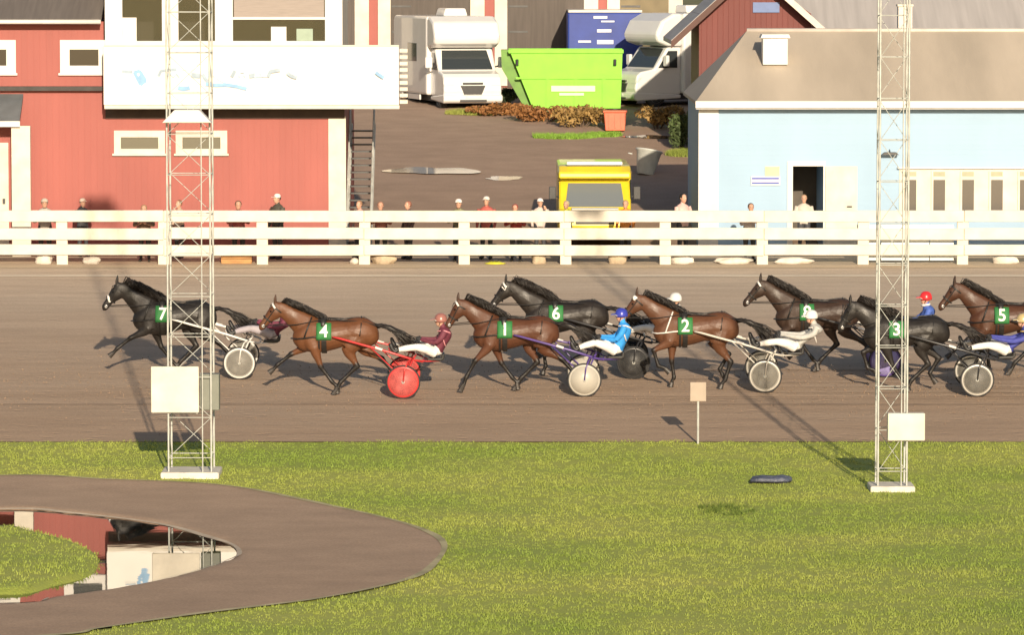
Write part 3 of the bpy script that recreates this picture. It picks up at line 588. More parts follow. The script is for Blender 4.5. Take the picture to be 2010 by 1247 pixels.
def motorhome(label, loc, rz, alcove=True, hbox=3.05, W=1.14, L=6.2):
    """coachbuilt motorhome; nose at y = -1.9"""
    g = thing('motorhome', label, 'motorhome', loc, rz, 'white motorhomes parked in the yard')
    part('body_shell', MB().prism([(-.35, .45), (4.2, .45), (4.3, .6), (4.3, hbox - .15), (4.15, hbox), (-.35, hbox)], 'x', -W, W), CARW, g, bevel=.08)
    if alcove:
        part('alcove', MB().prism([(-.348, 2.0), (-.9, 2.02), (-1.30, 2.15), (-1.38, 2.4), (-1.15, 2.85), (-.7, hbox - .004), (-.348, hbox - .004)], 'x', -W + .02, W - .02), CARW, g, bevel=.10)
    cab = part('cab', MB().prism([(-.352, .42), (-2.02, .42), (-2.08, .62), (-2.02, 1.05), (-1.85, 1.18), (-1.36, 1.27), (-.86, 1.98), (-.352, 1.99)], 'x', -.98, .98), CARW, g, bevel=.06)
    nrm = Vector((0, -.71, .5)).normalized()
    a, b_ = Vector((0, -1.34, 1.31)), Vector((0, -.90, 1.93)); o_ = nrm * .012
    part('windscreen', MB().add([(-.86, *(a + o_)[1:]), (.86, *(a + o_)[1:]), (.76, *(b_ + o_)[1:]), (-.76, *(b_ + o_)[1:]), (-.86, *(a - o_)[1:]), (.86, *(a - o_)[1:]), (.76, *(b_ - o_)[1:]), (-.76, *(b_ - o_)[1:])], [(0, 1, 2, 3), (7, 6, 5, 4), (0, 4, 5, 1), (1, 5, 6, 2), (2, 6, 7, 3), (3, 7, 4, 0)]), VGL, cab)
    for sx in (-1, 1):
        xs = sorted((sx * .975, sx * .99))
        part('side_window', MB().prism([(-1.22, 1.30), (-.50, 1.30), (-.50, 1.86), (-.84, 1.86)], 'x', *xs), VGL, cab)
        part('headlight', MB().prism([(-2.07, .78), (-1.93, .86), (-1.78, 1.02), (-1.98, .98)], 'x', *sorted((sx * .62, sx * .985))), LAMP, cab, bevel=.02)
        m_ = part('mirror', MB().box(*sorted((sx * 1.12, sx * 1.36)), -1.12, -1.0, 1.36, 1.72), CARW, g, bevel=.03)
        part('mirror_arm', MB().tube([(sx * .97, -1.0, 1.38), (sx * 1.16, -1.06, 1.42)], .03, 6), PLAST, m_)
        part('skirt', MB().box(*sorted((sx * (W + .004), sx * (W - .05))), 0.6, 2.15, .28, .449), CARW, g); part('skirt', MB().box(*sorted((sx * (W + .004), sx * (W - .05))), 3.05, 4.2, .28, .449), CARW, g)
        if sx < 0 or True:
            part('side_window', MB().box(*sorted((sx * (W - .01), sx * (W + .015))), 1.0, 2.2, 1.55, 2.15), VGL, g, bevel=.01)
        wheel(g, sx * .86, -1.28); wheel(g, sx * .92, 2.6)
    part('grille', MB().prism([(-.42, .80), (.42, .80), (.3, .52), (-.3, .52)], 'y', -2.105, -2.04), PLAST, cab)
    part('grille_badge', MB().box(-.34, .34, -2.10, -2.03, .84, .90), DSTEEL, cab)
    part('bumper', MB().prism([(-.353, .30), (-2.03, .22), (-2.14, .30), (-2.14, .46), (-2.03, .515), (-.353, .418)], 'x', -1.0, 1.0), CARW, g, bevel=.04)
    part('air_intake', MB().box(-.45, .45, -2.155, -2.13, .27, .34), PLAST, g)
    part('number_plate', MB().box(-.26, .26, -2.16, -2.145, .38, .47), WHITE, g)
    part('roof_unit', MB().prism([(-.42, hbox + .001), (.42, hbox + .001), (.34, hbox + .26), (-.34, hbox + .26)], 'y', .2, 1.3), CARW, g, bevel=.05)
    part('underbody', MB().box(-.9, .9, -1.0, 4.0, .25, .44), PLAST, g)
    return g
MY = 150.
p = at(893, 215, MY); motorhome('white motorhome facing the track beside the green skip', (p.x + .05, MY + 2.15, T(MY)), R(15))
p = at(1290, 200, 152.); motorhome('white alcove motorhome in side view beside the dark red barn', (p.x + .62, 152.6, T(151.2)), R(-62), True, 3.1)
# blue box lorry behind the skip
def lorry():
    Y = 156.; p = at(1180, 150, Y); g = thing('blue_lorry', 'dark blue box lorry parked behind the lime green skip', 'lorry', (p.x, Y, T(Y)), 0)
    NAVY = mat('navy lorry paint', (.018, .045, .26), .55, .15, 2); zt = zat(24, Y) - T(Y); x0, x1 = xat(1114, 60, Y) - p.x, xat(1262, 60, Y) - p.x
    part('cargo_box', MB().box(x0, x1, 0, 6.5, .95, zt), NAVY, g, bevel=.06)
    part('roof_cap', MB().box(x0 + .03, x1 - .03, -.02, 6.4, zt + .002, zt + .08), mat('pale lorry roof', (.55, .54, .52), .4, .08, 3), g)
    WL = mat('white lorry print', (.66, .68, .74), .4, .06, 5)
    for (a, c, y0, y1) in ((1165, 1192, 31, 36), (1180, 1206, 40, 43), (1172, 1200, 57, 63), (1172, 1204, 78, 86), (1135, 1160, 79, 83)):
        part('stripe', MB().box(xat(a, y0, Y) - p.x, xat(c, y0, Y) - p.x, -.022, -.002, zat(y1, Y) - T(Y), zat(y0, Y) - T(Y)), WL, g)
    part('rear_bar', MB().box(x0, x1, -.1, -.003, .5, .7), DSTEEL, g); part('chassis', MB().box(x0 + .2, x1 - .2, .1, 8.3, .55, .949), DSTEEL, g)
    part('cab', MB().prism([(6.6, .6), (8.4, .6), (8.5, 1.6), (8.2, 2.7), (6.6, 2.8)], 'x', x0 + .02, x1 - .02), NAVY, g, bevel=.08)
    for sx in (x0 + .18, x1 - .18):
        for yy in (1.2, 2.4, 7.6): wheel(g, sx, yy, .5, .3)
        part('tail_light', MB().box(sx - .1, sx + .1, -.12, -.101, .72, .82), REDL, g)
lorry()
# lime green skip
def skip():
    Y = 150.; z0 = T(Y); p = at(1105, 204, Y); g = thing('waste_skip', 'bright lime green waste skip beside the white motorhome', 'skip', (p.x, Y, z0))
    LIME = mat('lime green skip paint', (.205, .62, .012), .5, .10, 2); LIME2 = mat('darker green skip end', (.10, .24, .02), .5, .2, 3)  # second green is darker: left end, chute and floor
    X = lambda px, py: xat(px, py, Y) - p.x; Z = lambda py: zat(py, Y) - z0
    zb_, zm, zt = .06, Z(153), Z(98); xa, xb, xc, xd = X(1046, 200), X(1000, 100), X(1222, 100), X(1218, 200)
    depth = 1.8
    # hollow: four walls and a floor
    part('front_wall', MB().prism([(xa, zb_), (xd, zb_), (xc, zt), (xb, zt)], 'y', 0, .05), LIME, g)
    part('rear_wall', MB().prism([(xa, zb_), (xd, zb_), (xc, zt), (xb, zt)], 'y', depth - .05, depth), LIME, g)
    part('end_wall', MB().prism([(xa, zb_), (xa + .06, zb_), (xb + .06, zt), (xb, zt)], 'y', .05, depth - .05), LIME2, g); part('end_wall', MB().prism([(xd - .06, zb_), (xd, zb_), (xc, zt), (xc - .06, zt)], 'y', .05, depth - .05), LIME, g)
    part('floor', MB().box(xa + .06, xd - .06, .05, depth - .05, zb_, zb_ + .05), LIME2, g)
    part('rim', MB().box(xb - .03, xc + .03, -.06, -.001, zt - .10, zt + .02).box(xb - .03, xc + .03, depth + .001, depth + .06, zt - .10, zt + .02), LIME, g)
    part('side_rib', MB().prism([(X(1014, 152), zm - .03), (X(1221, 152), zm - .03), (X(1221, 152), zm + .03), (X(1012, 152), zm + .03)], 'y', -.05, -.001), LIME, g)
    for px in (1075, 1130, 1185): part('stiffener', MB().box(X(px - 3, 150), X(px + 3, 150), -.035, -.001, zb_ + .02, zm - .031), LIME, g)
    WL = mat('white skip print', (.66, .74, .50), .5, .06, 6)
    part('lettering', MB().box(X(1082, 174), X(1168, 174), -.06, -.052, Z(179), Z(168)), WL, g); part('lettering', MB().box(X(1098, 185), X(1146, 185), -.06, -.052, Z(187), Z(182)), WL, g)
    part('lift_lug', MB().tube([(xb + .25, -.09, zt - .5), (xb + .25, -.06, zt - .3)], .05, 8), DSTEEL, g); part('lift_lug', MB().tube([(xc - .25, -.09, zt - .5), (xc - .25, -.06, zt - .3)], .05, 8), DSTEEL, g)
    part('skid', MB().box(xa + .1, xa + .25, .1, depth - .1, 0, .059), DSTEEL, g); part('skid', MB().box(xd - .25, xd - .1, .1, depth - .1, 0, .059), DSTEEL, g)
    # the side of the skip turned towards the motorhome: sloping chute end
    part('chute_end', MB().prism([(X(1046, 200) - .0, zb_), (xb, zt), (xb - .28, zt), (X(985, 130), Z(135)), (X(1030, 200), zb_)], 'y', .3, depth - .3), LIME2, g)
skip()
# yellow ambulance behind the rails
def ambulance():
    Y = 117.6; p = at(1168, 500, Y); g = thing('ambulance', 'yellow ambulance van with roof light bar behind the white fence', 'ambulance', (p.x, Y, T(Y)))
    YEL = mat('ambulance yellow paint', (.70, .55, .03), .3, .08, 2, coat=.4); H = zat(330, Y) - T(Y)
    h = H / 2.35
    part('body_shell', MB().prism([(1.0, .35), (5.6, .35), (5.7, .6), (5.6, 2.3 * h), (5.4, H), (1.35, H), (1.05, 2.24 * h), (.98, 1.9 * h)], 'x', -.95, .95), YEL, g, bevel=.08)
    cab = part('cab', MB().prism([(.995, .35), (.02, .35), (-.02, .6), (.02, .95), (.22, 1.16 * h), (.99, 1.96 * h)], 'x', -.93, .93), YEL, g, bevel=.06)
    hd = part('roof_hood', MB().prism([(1.36, H - .05), (.78, 2.0 * h), (.62, 2.02 * h), (.66, 2.2 * h), (1.0, H + .01), (1.36, H + .04)], 'x', -.93, .93), YEL, g, bevel=.05)
    part('light_bar', MB().box(-.72, .72, .82, 1.06, H + .045, H + .13), mat('white light bar lens', (.75, .74, .72), .2, .05, 5), hd, bevel=.02)
    a, b_ = Vector((0, .26, 1.21 * h)), Vector((0, .86, 1.86 * h)); o_ = Vector((0, -.72, .69)) * .012
    part('windscreen', MB().add([(-.76, *(a + o_)[1:]), (.76, *(a + o_)[1:]), (.68, *(b_ + o_)[1:]), (-.68, *(b_ + o_)[1:]), (-.76, *(a - o_)[1:]), (.76, *(a - o_)[1:]), (.68, *(b_ - o_)[1:]), (-.68, *(b_ - o_)[1:])], [(0, 1, 2, 3), (7, 6, 5, 4), (0, 4, 5, 1), (1, 5, 6, 2), (2, 6, 7, 3), (3, 7, 4, 0)]), glass_mat('silvery windscreen', (.16, .18, .19), .2), cab)
    part('bonnet_stripe', MB().prism([(.04, 1.0), (.2, 1.175 * h), (.2, 1.195 * h), (.03, 1.03)], 'x', -.6, .6), WHITE, cab)
    for sx in (-1, 1):
        part('headlight', MB().box(*sorted((sx * .6, sx * .9)), -.035, .1, .66, .86), LAMP, cab, bevel=.02); m_ = part('mirror', MB().box(*sorted((sx * 1.0, sx * 1.18)), .55, .66, 1.25, 1.58), PLAST, g, bevel=.02)
        part('mirror_arm', MB().tube([(sx * .9, .62, 1.3), (sx * 1.04, .6, 1.34)], .025, 6), PLAST, m_)
        part('side_window', MB().prism([(.45, 1.28), (.99, 1.28), (.99, 1.75), (.8, 1.75)], 'x', *sorted((sx * .925, sx * .945))), VGL, cab); wheel(g, sx * .8, .75, .34); wheel(g, sx * .8, 4.4, .34)
    part('grille', MB().box(-.5, .5, -.035, .05, .64, .84), PLAST, cab); part('bumper', MB().box(-.94, .94, -.10, .30, .24, .5), PLAST, g, bevel=.04); part('number_plate', MB().box(-.26, .26, -.115, -.101, .34, .45), WHITE, g)
ambulance()

# ------------------------------------------------------------------ lattice masts on the infield
def mast(label, px, py, W, tall, plates, horn=False, lean=0):
    p = ground(px, py); g = thing('lattice_mast', label, 'mast', p, 0, 'lattice light masts on the infield'); h = W / 2
    part('footing', MB().prism([(-h - .14, -h - .14), (h + .14, -h - .14), (h + .14, h + .14), (-h - .14, h + .14)], 'z', -.3, .10), CONC, g, bevel=.03)
    lm = MB().tube([(0, 0, .05), (0, 0, tall)], .017, 6).mesh('leg', STEEL)
    for sx in (-1, 1):
        for sy in (-1, 1): link('leg', lm, g, (sx * h, sy * h, 0))
    st = .72; rm = MB().tube([(-h, 0, 0), (h, 0, 0)], .008, 5).mesh('rung', STEEL); bm_ = MB().tube([(-h, 0, 0), (h, 0, st)], .0065, 5).mesh('brace', STEEL)
    k = 0; z = .35
    while z + st < tall:
        for q in range(4):
            a = q * math.pi / 2; ox, oy = h * math.sin(a), -h * math.cos(a)
            link('rung', rm, g, (ox, oy, z), (0, 0, a)); o = link('brace', bm_, g, (ox, oy, z), (0, 0, a)); 
            if k % 2: o.scale.x = -1
        z += st; k += 1
    for nm, m, (a, b_, c, d), off, dep in plates:
        Y = p.y - h - off; x0, x1, z0, z1 = xat(a, c, Y) - p.x, xat(b_, c, Y) - p.x, zat(d, Y) - p.z, zat(c, Y) - p.z
        part(nm, MB().box(x0, x1, -h - off, -h - off + dep, z0, z1), m, g, bevel=.015)
    if horn:
        Y = p.y - h - .1; zc = zat(228, Y) - p.z
        part('loudspeaker', MB().prism([(-.22, zc + .12), (.22, zc + .12), (.44, zc - .11), (-.44, zc - .11)], 'y', -h - .35, -h - .02), WHITE, g, bevel=.02)
    for sx in (-1, 1): part('floodlight', MB().prism([(-h - .1, tall - .1), (-h - .45, tall + .15), (-h - .4, tall + .5), (-h, tall + .45)], 'x', sx * .04, sx * .36), DSTEEL, g)
    part('head_frame', MB().box(-h - .04, h + .04, -h - .06, h + .06, tall - .08, tall), STEEL, g)
    part('cable', MB().tube([(h * .6, -h - .03, .1), (h * .6, -h - .03, tall)], .012, 5), STEEL, g)
GBOX = mat('grey green cabinet', (.17, .18, .15), .6, .12, 4)
mast('lattice mast with large white plate beside the pond', 376, 933, .76, 13.0, [('plate', CREAM, (296, 390, 720, 811), .10, .05), ('cabinet', GBOX, (392, 430, 735, 806), -.12, .30)], True)
mast('lattice mast with small white box on the open grass', 1749, 962, .50, 13.0, [('plate', CREAM, (1743, 1816, 812, 866), .10, .22)])
# inside-track distance board and a bag on the grass
p = ground(1370, 872)
db = thing('distance_board', 'small beige board on a thin post at the inner edge of the track', 'marker', p)
part('post', MB().tube([(0, 0, -.1), (0, 0, 1.16)], .022, 8), STEEL, db); zz = zat(788, p.y) - p.z
part('board', MB().box(-.15, .15, -.035, -.023, zz, zz + .36), mat('beige board paint', (.36, .29, .23), .6, .1, 4), db, bevel=.01)
p = ground(1512, 948)
bag = thing('tarpaulin', 'folded dark blue tarpaulin lying on the infield grass', 'tarpaulin', p)
TARP = mat('dark blue tarpaulin', (.055, .065, .10), .5, .25, 4, bump=.02)
for i_ in range(3):
    part('fold', MB().lathe([(.02, -.34), (.045, -.32), (.07, -.15), (.055, .05), (.075, .2), (.05, .33), (.02, .35)], 'x', (.03 * i_ - .02, -.1 + .1 * i_, .05 + .02 * (i_ == 1)), 10), TARP, bag, True)
part('cord', MB().tube([(-.38, -.15, .02), (-.2, -.2, .03), (.1, -.19, .02), (.36, -.12, .03)], .012, 5), BLACK, bag)

# ------------------------------------------------------------------ yard things
def puddle(px, py, w_, d_, seed):
    c = ground(px, py); rg = random.Random(seed); n = 28; P = []
    for k in range(n):
        a = 2 * math.pi * k / n; r = 1 + .22 * math.sin(2 * a + seed) + .12 * math.sin(5 * a + seed * 2) + rg.uniform(-.05, .05); P.append((c.x + math.cos(a) * w_ * r, c.y + math.sin(a) * d_ * r))
    zz = min(T(y) for _, y in P); s_ = (T(c.y + 1) - T(c.y - 1)) / 2
    mb = MB(); mb.v = [(x, y, T(c.y) + .05 + s_ * (y - c.y)) for x, y in P]; mb.f = [tuple(range(n))]; mb.mi = [0]
    return struct('puddle', mb.mesh('puddle', MATS['puddle water']))
PUD, t_, b_ = _nodes('puddle water'); b_.inputs['Base Color'].default_value = (.10, .075, .06, 1); b_.inputs['Roughness'].default_value = .05; MATS['puddle water'] = PUD
puddle(850, 338, 1.15, .9, 2); puddle(990, 353, .6, .4, 5); puddle(1290, 272, .9, .5, 9)
tub = thing('feed_tub', 'pale grey tapered plastic tub tipped beside the ambulance', 'tub', (ground(1266, 345).x, ground(1266, 345).y, T(ground(1266, 345).y) + .02))
gt = mat('pale grey plastic', (.50, .52, .48), .5, .12, 5)
part('shell', MB().lathe([(.02, .03), (.22, .0), (.25, .03), (.36, .68), (.40, .70), (.40, .74), (.34, .74), (.33, .68), (.22, .06), (.02, .05)], 'z', (0, 0, 0), 24), gt, tub, True, rot=(R(-8), R(10), 0))
part('handle', MB().tube([(-.37, -.08, .62), (-.48, -.08, .64), (-.48, .08, .64), (-.37, .08, .62)], .018, 6), gt, tub, True)
p = ground(1207, 257); cr = thing('orange_crate', 'orange red plastic crate bin at the edge of the dry bushes', 'crate', p)
OR = mat('orange red plastic', (.62, .13, .06), .5, .1, 4)
hh = zat(216, p.y) - p.z; ww = (xat(1229, 230, p.y) - xat(1185, 230, p.y)) / 2
part('shell', MB().prism([(-ww + .05, .02), (ww - .05, .02), (ww, hh - .07), (-ww, hh - .07)], 'y', -.3, .3), OR, cr, bevel=.02); part('lid', MB().box(-ww - .03, ww + .03, -.34, .34, hh - .068, hh), OR, cr, bevel=.02)
for k in (-1, 0, 1): part('rib', MB().box(k * ww * .55 - .02, k * ww * .55 + .02, -.33, -.301, .1, hh - .12), OR, cr)

def leafy(n, blobs, size, seed, dense=.35):
    rg = np.random.default_rng(seed); B = np.array(blobs); k = rg.integers(0, len(B), n); d = rg.normal(size=(n, 3)); d /= np.linalg.norm(d, axis=1)[:, None]
    r = rg.uniform(dense, 1, n) ** .6; c = B[k, :3] + d * r[:, None] * B[k, 3:6]; c[:, 2] = np.maximum(c[:, 2], .03)
    a = rg.normal(size=(n, 3)); a /= np.linalg.norm(a, axis=1)[:, None]; b_ = np.cross(a, rg.normal(size=(n, 3))); b_ /= np.linalg.norm(b_, axis=1)[:, None]
    s_ = rg.uniform(.6, 1.3, n)[:, None] * size; V = np.stack([c - a * s_, c + b_ * s_ * .45, c + a * s_, c - b_ * s_ * .45], 1)
    mb = MB(); mb.v = [tuple(v) for v in V.reshape(-1, 3)]; mb.f = [tuple(range(4 * i, 4 * i + 4)) for i in range(n)]; mb.mi = [0] * n; return mb
def shrub(label, px, py, wx, h, m, seed, group='bushes at the edge of the yard'):
    p = ground(px, py); g = thing('bush', label, 'bush', (p.x, p.y, T(p.y)), 0, group); rg = random.Random(seed); blobs = []
    for k in range(9):
        a = rg.uniform(0, 6.3); r = rg.uniform(0, .75) * wx; blobs.append((math.cos(a) * r, math.sin(a) * r * .6, h * rg.uniform(.3, .72), wx * .4, wx * .35, h * .3))
    part('crown', leafy(1500, blobs, .075, seed), m, g); mb = MB()
    for b_ in blobs: mb.tube([(b_[0] * .15, b_[1] * .15, -.05), (b_[0] * .5, b_[1] * .5, b_[2] * .5), (b_[0], b_[1], b_[2] + .1)], [.03, .02, .008], 5)
    part('trunk', mb, mat('bush bark', (.10, .07, .05), .9, .2, 9), g)
RUST = mat('rust brown leaves', (.26, .115, .035), .7, .35, 2.5); OCH = mat('ochre leaves', (.30, .19, .06), .7, .3, 2.5); GRN = mat('dull green leaves', (.075, .11, .035), .7, .35, 2.5); DGR = mat('dark green leaves', (.045, .07, .03), .7, .3, 2.5)
shrub('low rust brown bush below the left end of the skip', 985, 226, 1.1, .42, RUST, 1); shrub('rust brown bush below the middle of the skip', 1062, 240, 1.25, .62, RUST, 2)
shrub('ochre brown bush left of the orange crate', 1140, 250, 1.0, .75, OCH, 3); shrub('ochre bush between the orange crate and the blue wall', 1290, 252, .95, .8, OCH, 4); shrub('dull green bush against the pale blue wall corner', 1338, 292, .5, 1.15, GRN, 5)
shrub('small dark green bush behind the motorhome bumper', 995, 206, .6, .6, DGR, 6)
def zf_patch(cx, cy, rx, ry): return lambda x, y: (np.interp(y, TX, TZ) + .03, ((x - cx) / rx) ** 2 + ((y - cy) / ry) ** 2 < 1)
LG = mat('bright lime grass', (.20, .36, .04), .7, .2, 3)
for i_, (px, py, rx, ry) in enumerate(((1110, 271, 1.0, .5), (1185, 268, .55, .4), (940, 224, 1.1, .5), (1340, 305, .5, .6))):
    c = ground(px, py); o = struct('grass', blades('yard_grass', 900, (c.x - rx, c.x + rx, c.y - ry, c.y + ry), zf_patch(c.x, c.y, rx, ry), .06, .16, LG if i_ < 2 else BLADE, seed=20 + i_), 'stuff'); tag(o, ('bright grass strip on the yard', 'short bright grass patch below the orange crate', 'grass fringe in front of the motorhome', 'grass beside the pale blue wall')[i_], 'grass')

# ------------------------------------------------------------------ stones and odds at the foot of the rails
def stone(label, px, py, wx, h, m, seed, Y=114.2):
    bm = bmesh.new(); bmesh.ops.create_icosphere(bm, subdivisions=3, radius=1); rg = random.Random(seed); o1, o2, o3 = (rg.uniform(0, 6) for _ in range(3))
    for v in bm.verts:
        c = v.co; k = 1 + .13 * math.sin(3 * c.x + o1) + .1 * math.sin(4 * c.y + 2 * c.z + o2) + .06 * math.sin(9 * c.x * c.z + o3); v.co = Vector((c.x * wx * k, c.y * .16 * k, max(c.z, -.75) * h * k))
    me = bpy.data.meshes.new('stone'); bm.to_mesh(me); bm.free(); me.materials.append(m); me.polygons.foreach_set('use_smooth', [True] * len(me.polygons))
    o = link('stone', me, None, (xat(px, py, Y), Y, T(Y) + h * .62), (0, 0, rg.uniform(-.3, .3))); tag(o, label, 'stone', 'pale stones along the foot of the rails')
WST = mat('white painted stone', (.62, .57, .50), .8, .15, 5, bump=.015); BST = mat('beige stone', (.45, .36, .25), .85, .2, 5, bump=.015)
stone('white stone under the rails left of the first visible post gap', 85, 511, .25, .17, WST, 1); stone('smaller white stone under the rails below the red wall', 178, 513, .22, .13, WST, 2); stone('pale stone under the rails near the foot of the stair', 696, 514, .14, .10, WST, 3)
stone('large beige boulder under the rails right of the stair', 752, 508, .36, .22, BST, 4); stone('beige stone under the rails left of the ambulance', 1058, 511, .17, .2, BST, 5); stone('beige stone under the rails right of the ambulance', 1212, 508, .22, .24, BST, 6)
stone('low white stone under the rails at the corner of the pale blue building', 1338, 513, .34, .13, WST, 7); stone('flat white stone under the rails below the wall sign', 1440, 510, .55, .12, WST, 8); stone('flat white stone under the rails below the open door', 1560, 510, .5, .11, WST, 9); stone('white stone under the rails at the right edge of the picture', 1975, 511, .3, .15, WST, 10)
p = at(465, 512, 114.3); wc = thing('wooden_crate', 'orange brown wooden crate under the rails below the red wall', 'crate', (p.x, 114.3, T(114.3)))
OW = mat('orange brown wood', (.42, .22, .08), .7, .2, 4, stretch=(1, 6, 6))
for k in range(3): part('plank', MB().box(-.36, .36, -.22, -.2, .02 + k * .125, .13 + k * .125), OW, wc); part('plank', MB().box(-.36, .36, .2, .22, .02 + k * .125, .13 + k * .125), OW, wc); part('plank', MB().box(-.38, -.361, -.2, .2, .02 + k * .125, .13 + k * .125), OW, wc); part('plank', MB().box(.361, .38, -.2, .2, .02 + k * .125, .13 + k * .125), OW, wc)
part('bottom', MB().box(-.36, .36, -.199, .199, 0, .02), OW, wc)
p = ground(972, 519); hv = thing('marker_disc', 'flat bright yellow marker disc at the foot of the rails', 'marker', p)
part('disc', MB().lathe([(.10, .035), (.13, .05), (.17, .03), (.27, .008), (.27, 0.), (.10, 0.)], 'z', (0, 0, .02), 24), mat('fluorescent yellow plastic', (.72, .70, .05), .4, .05, 5), hv, True)
part('grip', MB().tube([(-.05, 0, .06), (-.03, 0, .11), (.03, 0, .11), (.05, 0, .06)], .012, 6), BLACK, hv)

# ------------------------------------------------------------------ trotting horses, sulkies and drivers
# own frame: u forward (the horse looks towards -X), y across, z up; origin on the ground below the girth
def U(u, y, z): return Vector((-u, y, z))
FORE = {'ext': [(.50, 1.16), (.50, .98), (.88, .80), (1.16, .58), (1.23, .50), (1.30, .44)],
        'land': [(.50, 1.16), (.50, .97), (.80, .66), (.98, .33), (1.02, .20), (1.09, .07)],
        'back': [(.46, 1.14), (.40, .95), (.27, .58), (.05, .28), (-.04, .19), (-.06, .08)],
        'fold': [(.50, 1.16), (.50, .97), (.84, .80), (.74, .48), (.62, .44), (.54, .36)],
        'stand': [(.48, 1.15), (.45, .95), (.46, .54), (.41, .20), (.45, .12), (.47, .05)]}
HIND = {'fwd': [(-.52, 1.26), (-.26, .95), (-.46, .60), (-.12, .26), (-.07, .15), (.0, .05)],
        'back': [(-.58, 1.26), (-.52, .93), (-.95, .70), (-1.20, .42), (-1.27, .33), (-1.30, .23)],
        'stand': [(-.55, 1.26), (-.44, .93), (-.73, .56), (-.62, .20), (-.56, .12), (-.53, .05)],
        'lift': [(-.54, 1.26), (-.36, .94), (-.70, .68), (-.52, .37), (-.57, .27), (-.63, .19)]}
POSES = {'A': ('ext', 'back', 'back', 'fwd'), 'B': ('stand', 'fold', 'lift', 'stand'), 'C': ('back', 'ext', 'fwd', 'back'), 'D': ('fold', 'stand', 'stand', 'lift'), 'E': ('land', 'back', 'back', 'fwd'), 'F': ('fold', 'back', 'back', 'fwd'), 'G': ('back', 'fold', 'fwd', 'lift'), 'H': ('ext', 'stand', 'stand', 'fwd')}   # near fore, far fore, near hind, far hind
